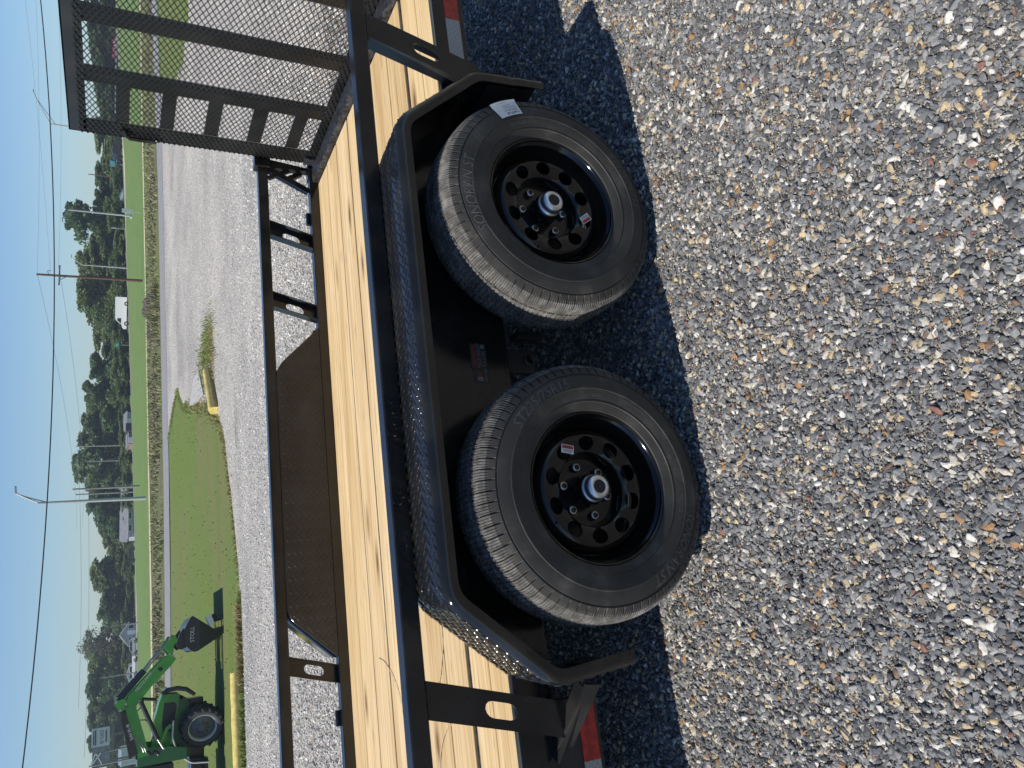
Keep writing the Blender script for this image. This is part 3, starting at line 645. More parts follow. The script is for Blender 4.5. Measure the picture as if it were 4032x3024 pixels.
for ya, yb in ((0.335, 0.39), (1.94, 2.0)): MB().box(1.932, 1.95, ya, yb, 0.55, 0.63).build('gate_hinge', M['worn'], gate)

# ---- wheels
def tyre_mesh():
    """turned section with shoulder blocks, sipes and zigzag grooves cut in"""
    pit = 74; sub = 16; n = pit*sub; half = 0.0925
    out = [(0.206, 0.006), (0.211, -0.004), (0.222, -0.009), (0.232, -0.0125), (0.2335, -0.0155), (0.238, -0.0155), (0.2395, -0.0150), (0.252, -0.0185), (0.268, -0.0205), (0.2695, -0.0220), (0.2735, -0.0220), (0.275, -0.0205), (0.288, -0.019), (0.302, -0.0152), (0.3085, -0.0135), (0.3095, -0.0105), (0.3125, -0.0100), (0.3145, -0.0125), (0.322, -0.0085), (0.330, -0.0035), (0.3365, 0.0020), (0.3425, 0.0085), (0.3475, 0.0155), (0.3505, 0.0225), (0.3520, 0.030), (0.3530, 0.0400), (0.3530, 0.0412), (0.3535, 0.0440), (0.3538, 0.0452), (0.3548, 0.055), (0.3555, 0.066), (0.3555, 0.0672), (0.3557, 0.0715), (0.3557, 0.0727), (0.356, 0.082), (0.356, 0.0925)]
    prof = out+[(r, 2*half-y) for r, y in out[-2::-1]]
    th = np.arange(n)/n*2*np.pi; ph = np.arange(n) % sub; pitch_i = np.arange(n)//sub
    V = np.zeros((len(prof), n, 3)); zig = np.abs(((np.arange(n)/sub*1.0) % 2)-1)-0.5
    for j, (r, y) in enumerate(prof):
        rr = np.full(n, r); yy = np.full(n, y); yo = min(y, 2*half-y)
        if r > 0.3215 and yo < 0.041:           # shoulder blocks
            k = np.where(ph < 2, 0.0085, 0.0) if r > 0.328 else np.where(ph < 2, 0.003, 0.0)
            if r > 0.333: k = k+np.where((ph == 5) | (ph == 9) | (ph == 13), 0.0034, 0.0)
            ny = 0.75 if r < 0.345 else 0.1
            rr = rr-k*(1-ny*0.5); yy = yy+np.sign(half-y)*k*ny
        if 0.0405 < yo < 0.0446 or 0.0668 < yo < 0.0720: rr = rr-0.0065; yy = yy+zig*0.003
        elif yo >= 0.0446:
            sh = ((np.arange(n)+int(yo*900)*1) % sub)
            rr = rr-np.where(sh < 2, 0.006, 0)-np.where(sh == 9, 0.003, 0)
        V[j, :, 0] = rr*np.cos(th); V[j, :, 1] = yy; V[j, :, 2] = rr*np.sin(th)
    m = len(prof); V = V.reshape(-1, 3)
    idx = np.arange(n); nx = (idx+1) % n
    F = np.concatenate([np.stack([j*n+idx, j*n+nx, (j+1)*n+nx, (j+1)*n+idx], 1) for j in range(m-1)])
    me = bpy.data.meshes.new('tyre'); me.from_pydata(V.tolist(), [], F.tolist())
    mi = np.zeros(len(F), dtype=np.int32)
    for j in range(m-1):
        if min(prof[j][0], prof[j+1][0]) > 0.331: mi[j*n:(j+1)*n] = 1
    me.materials.append(M['rubber']); me.materials.append(M['tread']); me.polygons.foreach_set('material_index', mi)
    me.polygons.foreach_set('use_smooth', np.ones(len(F), dtype=bool))
    try: me.set_sharp_from_angle(angle=R(32))
    except Exception: pass
    me.update(); return me
def rim_mesh():
    mb = MB(); n = 96
    mb.lathe([(0.207, 0.010), (0.2085, 0.002), (0.2065, -0.001), (0.203, 0.001), (0.2005, 0.008), (0.1955, 0.012), (0.1925, 0.020), (0.1905, 0.040), (0.188, 0.046), (0.179, 0.058), (0.176, 0.064), (0.1735, 0.108), (0.182, 0.122), (0.190, 0.150), (0.196, 0.178), (0.207, 0.186)], n)
    # disc: y as a function of r
    rp = [0.1735, 0.168, 0.160, 0.152, 0.145, 0.108, 0.100, 0.095, 0.092, 0.045]
    yp = [0.066, 0.048, 0.037, 0.0325, 0.031, 0.036, 0.044, 0.066, 0.082, 0.086]
    fy = lambda r: float(np.interp(r, rp[::-1], yp[::-1]))
    mb.lathe([(r, fy(r)) for r in (0.1735, 0.170, 0.167, 0.163, 0.159, 0.155, 0.151)], n)
    mb.lathe([(r, fy(r)) for r in (0.104, 0.101, 0.099, 0.097, 0.095, 0.0935, 0.092, 0.07, 0.0447)], n)
    nh = 10; K = 24
    for h in range(nh):
        a0 = 2*math.pi*h/nh; da = math.pi/nh; outer = []; inner = []
        for k in range(K):
            t = 2*math.pi*k/K; c, s = math.cos(t), math.sin(t); q = 1/max(abs(c), abs(s))
            rr = 0.1275+0.0235*s*q; aa = a0+da*c*q
            outer.append((rr, aa)); inner.append((0.1275+0.0204*s, a0+0.0238*c/0.1275))
        P3 = lambda r, a, d=0: (r*math.cos(a), fy(r)+d, r*math.sin(a))
        vs = [P3(*p) for p in outer]+[P3(*p) for p in inner]+[P3(p[0], p[1], 0.008) for p in inner]
        mb.add(vs, [(i, (i+1) % K, K+(i+1) % K, K+i) for i in range(K)]+[(K+i, K+(i+1) % K, 2*K+(i+1) % K, 2*K+i) for i in range(K)], False)
    mb.lathe([(0.0447, 0.086), (0.0447, 0.070), (0.043, 0.064)], 40)
    me_o = mb
    return me_o
def arc_text(txt, size, r, a_mid, y, squeeze=1.0, shear=0.0, h=0.0012):
    """raised letters running clockwise round the sidewall; a_mid measured from the top"""
    vs, fs = text_mesh(txt, size, 0.0, 'CENTER', shear); mb = MB(); out = []
    for v in vs:
        a = R(a_mid)+v.x*squeeze/r; rr = r+v.y; out.append((rr*math.sin(a), y(rr)-h, rr*math.cos(a)))
    mb.add(out, fs); return mb
side_y = lambda r: float(np.interp(r, [0.206, 0.211, 0.222, 0.252, 0.27, 0.288, 0.302, 0.3085, 0.314, 0.322], [0.006, -0.004, -0.009, -0.0185, -0.0222, -0.019, -0.0152, -0.0135, -0.0125, -0.0085]))
TYRE = tyre_mesh(); RIMB = rim_mesh()
def on_side(mb, r, a, w, hgt, lift=0.0012, n=5):
    """a paper label bent onto the sidewall"""
    vs = []
    for j in range(n):
        for i in range(n):
            u = -w/2+w*i/(n-1); v = -hgt/2+hgt*j/(n-1); rr = r+v; aa = R(a)+u/r; vs.append((rr*math.sin(aa), side_y(rr)-lift, rr*math.cos(aa)))
    return mb.add(vs, [(j*n+i, j*n+i+1, (j+1)*n+i+1, (j+1)*n+i) for j in range(n-1) for i in range(n-1)], True)
def make_wheel(X, rot, letters, rim_lbl, paper, label):
    o = RIMB.build('wheel', M['rimblack'], T); o.location = (X, 0, 0.368); tag(o, label)
    for p in o.data.polygons: p.use_smooth = True
    try: o.data.set_sharp_from_angle(angle=R(35))
    except Exception: pass
    ty = link('tyre', TYRE, o); ty.rotation_euler = (0, R(rot), 0)
    # hub barrel, nuts, grease cap
    MB().lathe([(0.0447, 0.082), (0.0443, 0.050), (0.042, 0.044), (0.040, 0.030), (0.038, 0.029), (0.0365, 0.027)], 48).build('hub', M['rimblack'], o)
    cp = MB().lathe([(0.0378, 0.032), (0.0378, 0.026), (0.0352, 0.0255), (0.0350, 0.014), (0.0338, 0.006), (0.030, 0.0), (0.023, -0.0025), (0.0175, -0.0028), (0.0172, 0.0)], 48).build('grease_cap', M['capsteel'], o)
    MB().lathe([(0.0172, -0.0012), (0.0165, -0.0042), (0.012, -0.005), (0.0075, -0.0047), (0.0068, -0.0030), (0.0042, -0.0032), (0.0036, -0.0062), (0.0001, -0.0066)], 32).build('rubber_plug', M['plug'], o)
    for k in range(6):
        a = R(rot*1.3+60*k+14); c = (0.0699*math.cos(a), 0, 0.0699*math.sin(a)); nb = MB()
        nb.lathe([(0.0135, 0.0865), (0.0128, 0.078), (0.0118, 0.0725)], 6, False, c).lathe([(0.0074, 0.069), (0.0070, 0.067), (0.0001, 0.066)], 16, True, c); nb.cur = 1; nb.lathe([(0.0118, 0.0725), (0.0104, 0.0688), (0.0076, 0.0692)], 24, True, c); nb.build('lug_nut', [M['rimblack'], M['chrome']], o)
    MB().tube([(0.166*math.sin(R(rot-80)), 0.072, 0.166*math.cos(R(rot-80))), (0.160*math.sin(R(rot-80)), 0.05, 0.160*math.cos(R(rot-80))), (0.150*math.sin(R(rot-80)), 0.030, 0.150*math.cos(R(rot-80)))], [0.006, 0.005, 0.004], 8).build('valve_stem', M['plug'], o)
    for (txt, size, r, a, sq, sh) in letters: arc_text(txt, size, r, a, side_y, sq, sh).build('raised_lettering', M['letter'], o)
    r, a = rim_lbl; aa = R(a); c = Vector((r*math.sin(aa), 0.0295, r*math.cos(aa))); er = Vector((math.sin(aa), 0.02, math.cos(aa))).normalized(); et = Vector((math.cos(aa), 0, -math.sin(aa)))
    er2 = (er*0.75+et*0.66).normalized(); et2 = Vector((er2.z, 0, -er2.x)).normalized()
    lb = MB().obox(c, et2*0.019, Vector((0, 0.0004, 0)), er2*0.012).build('rating_label', M['white_lbl'], o)
    MB().obox(c+er2*0.0055-Vector((0, 0.0006, 0)), et2*0.017, Vector((0, 0.0002, 0)), er2*0.0048).build('red_print', M['red_lbl'], lb)
    mbp = MB()
    for q in range(3): mbp.obox(c-er2*(0.0025+0.003*q)-Vector((0, 0.0006, 0)), et2*(0.016-0.003*(q == 2)), Vector((0, 0.0002, 0)), er2*0.0006)
    mbp.build('small_print', M['ink'], lb)
    if paper:
        r, a = paper
        pl = on_side(MB(), r, a, 0.088, 0.058, 0.0016).build('tyre_label', M['white_lbl'], o)
        def lab(txt, size, du, dv, sq=1.0):
            vs, fs = text_mesh(txt, size, 0.0); out = []
            for v in vs:      # printed upside down, towards the wheel centre
                u = du-v.x*sq; w = dv-v.y; rr = r+w; a2 = R(a)+u/r; out.append((rr*math.sin(a2), side_y(rr)-0.0026, rr*math.cos(a2)))
            m_ = MB(); m_.add(out, fs); m_.build('label_print', M['ink'], pl)
        lab('LoadTrail', 0.0125, 0.012, -0.020); lab('SERIAL 080 175', 0.0075, 0.010, -0.0085)
        mb = MB()
        for q, (u0, u1, v) in enumerate([(-0.012, 0.036, 0.0), (-0.010, 0.036, 0.006), (-0.014, 0.02, 0.012), (-0.02, 0.01, 0.022)]):
            vs = [((r+v+dv)*math.sin(R(a)+u/r), side_y(r+v+dv)-0.0026, (r+v+dv)*math.cos(R(a)+u/r)) for dv in (-0.0009, 0.0009) for u in np.linspace(u0, u1, 6)]
            mb.add(vs, [(i, i+1, 7+i, 6+i) for i in range(5)])
        mb.build('small_print', M['greyink'], pl)
    return o
make_wheel(0.6138, 12, [('SONORAN ST', 0.042, 0.287, -5, 0.92, 0.25), ('FOR TRAILER USE ONLY', 0.0155, 0.2545, 73, 0.66, 0), ('//', 0.045, 0.290, 34, 1, 0.3), ('ST225/75R15', 0.036, 0.287, 160, 1.0, 0.2), ('MAX LOAD', 0.012, 0.250, -110, 0.9, 0), ('DOT', 0.012, 0.250, 170, 1, 0)], (0.127, -166), (0.311, 66), 'rear wheel with white paper label on its tyre')
make_wheel(-0.2504, 47, [('ST225/75R15', 0.040, 0.287, 56, 1.0, 0.2), ('SONORAN ST', 0.042, 0.287, -138, 0.92, 0.25), ('DOT 3G1V', 0.0125, 0.250, 92, 1, 0), ('TUBELESS RADIAL', 0.0125, 0.257, 122, 0.9, 0), ('FOR TRAILER USE ONLY', 0.0155, 0.2545, -165, 0.66, 0)], (0.128, 60), None, 'front wheel with red and white rating label beside a hub nut')
for X in (0.6138, -0.2504):      # far side wheels, the same tyre and rim the other way round
    o = link('wheel', bpy.data.meshes['wheel'], T); o.location = (X, 2.327, 0.368); o.rotation_euler = (0, 0, math.pi); link('tyre', TYRE, o)
# ================================================================ THE GREEN TRACTOR WITH FRONT LOADER
M['green'] = plain('green_machine_paint', (0.045, 0.27, 0.03), 0.32, var=0.1, coat=0.3)
M['dgreen'] = plain('dark_green_machine_paint', (0.012, 0.11, 0.03), 0.35, var=0.1, coat=0.2)
M['mblack'] = plain('black_machine_paint', (0.012, 0.013, 0.015), 0.3, var=0.2, coat=0.2)
M['mplast'] = plain('grey_black_plastic', (0.028, 0.03, 0.034), 0.55, var=0.2)
M['steel'] = plain('polished_rod_steel', (0.36, 0.37, 0.38), 0.35, 1.0)
M['palegrey'] = plain('pale_grey_paint', (0.5, 0.5, 0.49), 0.45)
M['rimgrey'] = plain('grey_wheel_paint', (0.10, 0.105, 0.11), 0.45, var=0.2)
M['agri'] = plain('tractor_tyre_rubber', (0.045, 0.045, 0.047), 0.75, var=0.35, scale=4)
TY0 = 22.8; GZ = -1.21
TR = empty('tractor', (-3.2, 23.5, GZ))
tag(TR, 'green tractor with green front loader and black bucket parked on the lawn', 'tractor')
def tpart(mb, name, mat, parent=TR, bevel=0):
    o = mb.build(name, mat, None, bevel)
    o.parent = parent
    if parent is TR: o.matrix_parent_inverse = Matrix.Translation((3.2, -23.5, -GZ))
    return o
def agri_wheel(c, Ro, w, yaw, rr):
    o = bpy.data.objects.new('wheel', None)
    mb = MB(); mb.lathe([(rr*.98, -w*.36), (rr*1.06, -w*.47), (Ro*.86, -w*.5), (Ro*.94, -w*.42), (Ro*.955, -w*.2), (Ro*.96, 0), (Ro*.955, w*.2), (Ro*.94, w*.42), (Ro*.86, w*.5), (rr*1.06, w*.47), (rr*.98, w*.36)], 48)
    nl = 18
    for k in range(nl*2):
        a = 2*math.pi*k/(nl*2); s = 1 if k % 2 else -1
        for j in range(3):
            t = (j+.5)/3; a2 = a+0.22*(1-t); y = s*w*(0.02+0.44*t); rr_ = Ro*(0.975-0.02*t)
            c3 = Vector((rr_*math.cos(a2), y, rr_*math.sin(a2))); er = Vector((math.cos(a2), 0, math.sin(a2))); et = Vector((-math.sin(a2), 0, math.cos(a2)))
            d = (Vector((0, 1, 0))*s*w*.15-et*0.22/3*Ro).normalized()
            mb.obox(c3, d*w*.1, er*Ro*.035, d.cross(er)*0.026)
        if True:
            er = Vector((math.cos(a), 0, math.sin(a))); mb.obox(er*Ro*.91+Vector((0, s*w*.47, 0)), er*Ro*.06, Vector((0, 1, 0))*w*.05, Vector((-math.sin(a), 0, math.cos(a)))*0.024)
    rim = MB(); rim.lathe([(rr, -w*.36), (rr*1.02, -w*.40), (rr*.97, -w*.40), (rr*.93, -w*.3), (rr*.90, -w*.1)], 40)
    d = MB(); d.lathe([(rr*.90, -w*.1), (rr*.80, -w*.14), (rr*.55, -w*.30), (rr*.30, -w*.33), (rr*.22, -w*.42), (0.001, -w*.43)], 32)
    for k in range(8): a = 2*math.pi*k/8; d.lathe([(.022, -w*.36), (.022, -w*.31)], 6, False, (rr*.42*math.cos(a), 0, rr*.42*math.sin(a)))
    base = tpart(d, 'wheel', M['rimgrey']); base.matrix_parent_inverse = Matrix(); base.location = Vector(c)-Vector((-3.2, 23.5, GZ)); base.rotation_euler = (0, 0, R(yaw))
    tyo = mb.build('tyre', M['agri'], base); rimo = rim.build('rim', M['palegrey'], base)
    bpy.data.objects.remove(o)
    return base
wf = agri_wheel((-2.62, 22.80, -0.66), 0.56, 0.40, -22, 0.365); tag(wf, 'near front tractor wheel with pale rim')
agri_wheel((-2.62, 24.5, -0.66), 0.56, 0.40, -22, 0.365); agri_wheel((-5.25, 22.75, -0.41), 0.81, 0.52, 0, 0.52); agri_wheel((-5.25, 24.55, -0.41), 0.81, 0.52, 0, 0.52)
tpart(MB().prism([(-1.68, 0.32), (-1.90, 0.40), (-2.33, 0.515), (-3.4, 0.60), (-3.4, 0.2), (-2.0, -0.10), (-1.72, -0.12)], 23.22, 24.08), 'hood', M['green'], bevel=0.03)
tpart(MB().prism([(-1.72, -0.10), (-2.0, -0.095), (-3.4, 0.19), (-3.4, -0.4), (-1.90, -0.36)], 23.26, 24.04), 'hood_lower_panel', M['dgreen'], bevel=0.02)
tpart(MB().prism([(-1.90, 0.27), (-2.45, 0.33), (-2.66, 0.30), (-2.66, 0.02), (-2.0, -0.05), (-1.93, 0.0)], 23.205, 23.2185), 'side_grille', M['mplast'], bevel=0.004)
tpart(MB().prism([(-1.655, 0.31), (-1.675, 0.315), (-1.72, -0.09), (-1.70, -0.09)], 23.27, 24.03), 'front_grille', M['mplast'])
tpart(MB().lathe([(0.04, 0), (0.04, 0.02), (0.0, 0.02)], 16, True, (-1.83, 23.24, -0.18)), 'lamp', M['mplast'])
tpart(MB().box(-4.6, -1.9, 23.3, 24.0, -0.75, -0.36), 'chassis', M['mblack'], bevel=0.02)
tpart(MB().box(-2.75, -2.5, 22.9, 24.5, -0.75, -0.55), 'front_axle', M['mblack'])
tpart(MB().tube([(-1.66, 22.95, 0.30), (-1.57, 22.95, 0.20), (-1.56, 22.95, -0.05), (-1.62, 22.95, -0.28), (-1.80, 22.95, -0.50)], [.06, .065, .065, .06, .05], 10).tube([(-1.57, 22.95, 0.20), (-1.57, 24.4, 0.20)], 0.05, 8), 'front_guard', M['mblack'])
tpart(MB().box(-1.60, -1.54, 22.90, 22.905, 0.10, 0.22), 'guard_plate', M['palegrey'])
AP = round_path([(-3.56, -0.80), (-3.5, -0.35), (-3.2, 0.0), (-2.75, 0.12), (-2.35, 0.09)], 0.3, 5)
tpart(sweep(AP, [(0, 22.55), (0, 23.05), (-0.02, 23.05), (-0.02, 22.58), (-0.05, 22.58), (-0.05, 22.55)]), 'mudguard', M['mblack'])
tpart(sweep(AP, [(0.004, 22.535), (0.004, 22.56), (-0.035, 22.56), (-0.035, 22.535)]), 'mudguard_edge', M['palegrey'])
# loader
def loader(y0, y1):
    tpart(MB().prism([(-1.77, 1.26), (-1.56, 1.15), (-0.71, 0.285), (-0.645, 0.10), (-0.78, 0.0), (-0.95, 0.14), (-1.36, 0.575), (-1.67, 0.85), (-1.88, 1.02)], y0, y1), 'loader_arm', M['green'], bevel=0.015)
    tpart(MB().prism([(-1.84, 1.24), (-1.80, 1.0), (-2.67, 0.765), (-3.10, 0.66), (-3.12, 0.93), (-2.10, 1.19)], y0+.003, y1-.003), 'loader_rear_arm', M['green'], bevel=0.015)
    tpart(MB().prism([(-1.90, 1.36), (-1.97, 1.22), (-3.0, 0.93), (-3.1, 1.14)], y0-0.035, y0-0.004), 'arm_cover', M['mblack'], bevel=0.01)
    tpart(MB().prism([(-1.66, 1.50), (-1.70, 1.51), (-1.92, 1.37), (-1.90, 1.28), (-1.70, 1.18), (-1.60, 1.30)], y0-0.02, y1+0.02), 'knee_plate', M['green'], bevel=0.012)
    mb = MB().tube([(-1.64, (y0+y1)/2, 1.40), (-0.98, (y0+y1)/2, 0.77)], 0.058, 12); tpart(mb, 'tilt_cylinder', M['mblack'])
    tpart(MB().tube([(-0.98, (y0+y1)/2, 0.77), (-0.24, (y0+y1)/2, 0.15)], 0.026, 10), 'cylinder_rod', M['steel'])
    tpart(MB().tube([(-1.72, y0-.06, 0.88), (-2.74, y0-.06, 0.46)], 0.055, 12), 'lift_cylinder', M['mblack'])
    tpart(MB().tube([(-2.74, y0-.06, 0.46), (-2.99, y0-.06, 0.32)], 0.028, 10), 'cylinder_rod', M['steel'])
    tpart(MB().prism([(-0.46, 0.29), (-0.40, 0.27), (-0.20, 0.165), (-0.14, 0.12), (-0.15, 0.02), (-0.32, -0.05), (-0.42, 0.06), (-0.56, 0.06), (-0.70, 0.10)], y0-.012, y1+.012), 'tilt_link', M['green'], bevel=0.01)
    tpart(MB().prism([(-0.14, -0.09), (0.0, -0.19), (-0.06, -0.30), (-0.5, -0.30), (-0.56, -0.12), (-0.44, 0.0), (-0.33, -0.03)], y0-.02, y1+.02), 'hitch_plate', M['mblack'], bevel=0.01)
    tpart(MB().prism([(-3.14, 0.95), (-2.92, 0.72), (-2.98, 0.15), (-3.08, -0.25), (-3.35, -0.25), (-3.34, 0.95)], y0+.01, y1-.01), 'loader_mast', M['dgreen'], bevel=0.012)
    for px, pz in ((-1.66, 1.46), (-1.88, 1.36), (-1.74, 1.23), (-0.22, 0.15), (-0.68, 0.08), (-1.72, 0.90), (-3.0, 0.32)):
        tpart(MB().lathe([(0.03, -0.03), (0.032, 0.0), (0.032, 0.02)], 12, True, (px, y0-.03, pz)).lathe([(0.0001, -0.032), (0.03, -0.03)], 12, True, (px, y0-.03, pz)), 'pin', M['steel'])
loader(22.52, 22.66); loader(24.30, 24.44)
tpart(MB().prism([(-2.98, 0.36), (-2.93, 0.40), (-2.52, 0.24), (-2.45, 0.14), (-2.5, 0.02), (-2.95, 0.06), (-2.98, 0.12), (-2.60, 0.10), (-2.56, 0.15), (-2.60, 0.19)], 22.95, 23.02), 'side_bracket', M['green'], bevel=0.01)
tpart(MB().tube([(-2.2, 22.70, 0.95), (-2.22, 22.62, 0.75), (-2.4, 22.6, 0.60), (-2.62, 22.62, 0.55), (-2.8, 22.7, 0.62)], 0.014, 6), 'hydraulic_hose', M['mblack'])
tpart(MB().tube([(-2.0, 22.60, 1.0), (-1.85, 22.55, 0.82), (-1.72, 22.55, 0.80), (-1.62, 22.56, 0.90)], 0.013, 6), 'hydraulic_hose', M['mblack'])
tpart(MB().tube([(-2.6, 22.50, 1.02), (-2.92, 22.50, 0.82), (-3.05, 22.55, 0.78)], 0.012, 6).tube([(-2.6, 22.50, 0.97), (-2.92, 22.50, 0.77), (-3.05, 22.55, 0.73)], 0.012, 6), 'hydraulic_pipe', M['steel'])
tpart(MB().tube([(-3.0, 22.5, 0.72), (-3.1, 22.48, 0.62), (-3.02, 22.5, 0.52), (-3.12, 22.5, 0.44)], 0.04, 8), 'valve_block', M['mblack'])
tpart(MB().tube([(-1.80, 23.45, 0.45), (-1.70, 23.45, 0.90)], 0.045, 10), 'exhaust_pipe', M['plug'])
bkp = [(0.304, -0.414), (0.26, -0.36), (0.122, -0.277), (-0.02, -0.205), (-0.45, -0.215), (-0.551, -0.300), (-0.622, -0.362), (-0.662, -0.45), (-0.645, -0.537), (-0.288, -1.195)]
bk = tpart(MB().prism(bkp, 22.25, 22.275), 'bucket', M['mblack']); tag(bk, 'black loader bucket resting on its cutting edge')
tpart(MB().prism(bkp, 24.70, 24.725), 'bucket_end', M['mblack'])
sh = MB()
for i in range(len(bkp)-1, len(bkp)+6):
    (xa, za), (xb, zb) = bkp[i % len(bkp)], bkp[(i+1) % len(bkp)]
    if i % len(bkp) in (9,): continue
    sh.add([(xa, 22.28, za), (xb, 22.28, zb), (xb, 24.695, zb), (xa, 24.695, za)], [(0,1,2,3)])
sh.add([(-0.645, 22.28, -0.537), (-0.288, 22.28, -1.195), (-0.288, 24.695, -1.195), (-0.645, 24.695, -0.537)], [(0,1,2,3)])
tpart(sh, 'bucket_shell', M['mblack'])
tpart(MB().prism([(0.215, -0.50), (0.135, -0.575), (-0.630, -0.575), (-0.655, -0.50)], 22.238, 22.248), 'wear_strip', M['mplast'])
def ttext(txt, size, origin, mat, ax, ay, sq=1.0):
    vs, fs = text_mesh(txt, size); ax = Vector(ax).normalized(); ay = Vector(ay).normalized(); o = Vector(origin); mb = MB(); mb.add([o+ax*v.x*sq+ay*v.y for v in vs], fs); return tpart(mb, 'lettering', mat)
ttext('STOLL', 0.155, (-0.19, 22.243, -0.40), M['palegrey'], (1,0,0), (0,0,1), 0.95)
ad = Vector((0.745, 0, -0.66)); an = Vector((0.66, 0, 0.745))
ttext('DEUTZ-FAHR', 0.105, (-1.25, 22.512, 0.80), M['palegrey'], ad, an, 0.9)
ttext('Solid 35-18', 0.10, (-2.45, 22.476, 1.13), M['white_lbl'], (0.965, 0, 0.262), (-0.262, 0, 0.965), 0.9)
tpart(MB().lathe([(0.001, 0), (0.055, 0), (0.06, 0.006)], 20, True, (-0.99, 22.508, 0.40)), 'arm_boss', M['mblack'])
# cab, mostly outside the picture
tpart(MB().prism([(-3.45, 0.55), (-3.62, 1.55), (-5.2, 1.6), (-5.5, 0.2), (-4.4, 0.05), (-3.45, 0.05)], 23.0, 24.3), 'cab', M['mplast'], bevel=0.03)
tpart(MB().box(-5.4, -3.5, 22.92, 24.38, 1.55, 1.68), 'cab_roof', M['green'], bevel=0.04)
tpart(MB().box(-3.9, -3.45, 22.75, 23.2, -0.80, -0.74).box(-3.9, -3.45, 22.70, 23.2, -0.40, -0.36), 'step', M['mblack'])

# ================================================================ SMALL THINGS ON THE LOT AND LAWN
def half_pipe_rail(name, p, q, h, w, label, end_round=True):
    """low yellow wheel stop: a box beam with a rounded top, dirty on its lit side"""
    p = Vector(p); q = Vector(q); t = (q-p); L = t.length; t.normalize(); n = Vector((-t.y, t.x, 0))
    root = empty(name, p)
    prof = [(-w/2, 0), (-w/2, h*.55)]+[(-w/2*math.cos(R(a)), h*.55+h*.45*math.sin(R(a))) for a in range(15, 180, 15)]+[(w/2, h*.55), (w/2, 0)]
    m = len(prof); vs = []; ns = 12
    for i in range(ns+1):
        c = t*L*i/ns; k = 1+0.04*random.uniform(-1, 1); vs += [c+n*a*k+Vector((0, 0, b*k)) for a, b in prof]
    mb = MB(); mb.add(vs, [(i*m+k, i*m+k+1, (i+1)*m+k+1, (i+1)*m+k) for i in range(ns) for k in range(m-1)], True); mb.add(vs[:m], [tuple(range(m))]); mb.add(vs[-m:], [tuple(range(m))[::-1]])
    mb.build('beam', M['yellow'], root)
    f = MB(); f.obox(t*L/2-n*(w/2+0.004)+Vector((0, 0, h*.22)), t*L/2*0.99, n*0.003, Vector((0, 0, h*.2))); f.build('dirty_foot', M['yellowdirt'], root)
    tag(root, label, 'wheel stop', 'yellow wheel stops at the lawn edge'); return root
half_pipe_rail('wheel_stop', (6.22, 22.2, gz(6.2, 22.2)), (7.95, 23.6, gz(7.9, 23.6)), 0.27, 0.27, 'yellow pipe stop with its round end showing, beside the grass tuft')
half_pipe_rail('wheel_stop', (-1.25, 19.0, gz(0, 19)), (-4.6, 18.75, gz(0, 18.75)), 0.24, 0.30, 'long yellow beam stop in front of the tractor wheel')
mb = MB(); mb.add([(7.75, 25.6, 0), (8.2, 28.5, 0), (9.1, 28.0, 0), (9.0, 26.7, 0), (7.75, 25.6, -0.2), (8.2, 28.5, -0.2), (9.1, 28.0, -0.2), (9.0, 26.7, -0.2)], [(0,3,2,1),(0,1,5,4),(1,2,6,5),(2,3,7,6),(3,0,4,7)])
for i, v in enumerate(mb.v): mb.v[i] = (v[0], v[1], v[2]+gz(v[0], v[1])+(0.05 if i != 1 else 0.16))
tag(mb.build('concrete_slab', M['concrete']), 'tilted triangular grey concrete slab behind the yellow pipe stop', 'slab')
fl = empty('flood_light', (0.13, 22.37, GZ)); tag(fl, 'small white flood light on the lawn beside the loader bucket', 'flood light')
mb = MB(); mb.obox((0, 0, 0.34), Vector((0.13, 0, 0.05)), Vector((0, 0.10, 0)), Vector((-0.03, 0, 0.07))); mb.build('housing', M['white_lbl'], fl, 0.01)
MB().obox((0.07, -0.02, 0.22), Vector((0.10, 0, 0.03)), Vector((0, 0.08, 0)), Vector((-0.02, 0, 0.05))).build('lens_hood', M['mblack'], fl, 0.01)
MB().tube([(0.0, 0, 0.24), (0.02, 0, -0.02)], 0.02, 8).tube([(0.02, 0, 0.0), (0.12, -0.05, 0.0)], 0.02, 8).build('stake', M['mblack'], fl)

# blades: weeds, tufts and rough grass (nobody could count them)
def blades(name, spots, mat, label, cat):
    vs = []; fs = []
    for (x, y, hh, w, lean) in spots:
        a = random.uniform(0, 6.28); dx, dy = math.cos(a)*w/2, math.sin(a)*w/2; b_ = random.uniform(0, 6.28); lx, ly = math.cos(b_)*lean*hh, math.sin(b_)*lean*hh; z = gz(x, y); k = len(vs)
        vs += [(x-dx, y-dy, z-0.02), (x+dx, y+dy, z-0.02), (x+dx*.7+lx*.4, y+dy*.7+ly*.4, z+hh*.6), (x-dx*.7+lx*.4, y-dy*.7+ly*.4, z+hh*.6), (x+lx, y+ly, z+hh)]
        fs += [(k, k+1, k+2, k+3), (k+3, k+2, k+4)]
    mb = MB(); mb.add(vs, fs); o = mb.build(name, mat); return tag(o, label, cat, kind='stuff')
def blade_mat(name, a, b_):
    m, nt, bs = new_mat(name); n = N(nt, 'ShaderNodeTexNoise'); n.inputs['Scale'].default_value = 3.0; n.inputs['Detail'].default_value = 4; nt.links.new(worldpos(nt), n.inputs['Vector'])
    g = nt.nodes.new('ShaderNodeNewGeometry'); r = ramp(nt, g.outputs['Random Per Island'], [(0, a), (1, b_)]); r2_ = ramp(nt, n.outputs[0], [(0.3, (0.7,)*3), (0.7, (1.2,)*3)])
    nt.links.new(mixc(nt, 1.0, r.outputs[0], r2_.outputs[0], 'MULTIPLY'), bs.inputs['Base Color']); bs.inputs['Roughness'].default_value = 0.7; bs.inputs['Specular IOR Level'].default_value = 0.2; return m
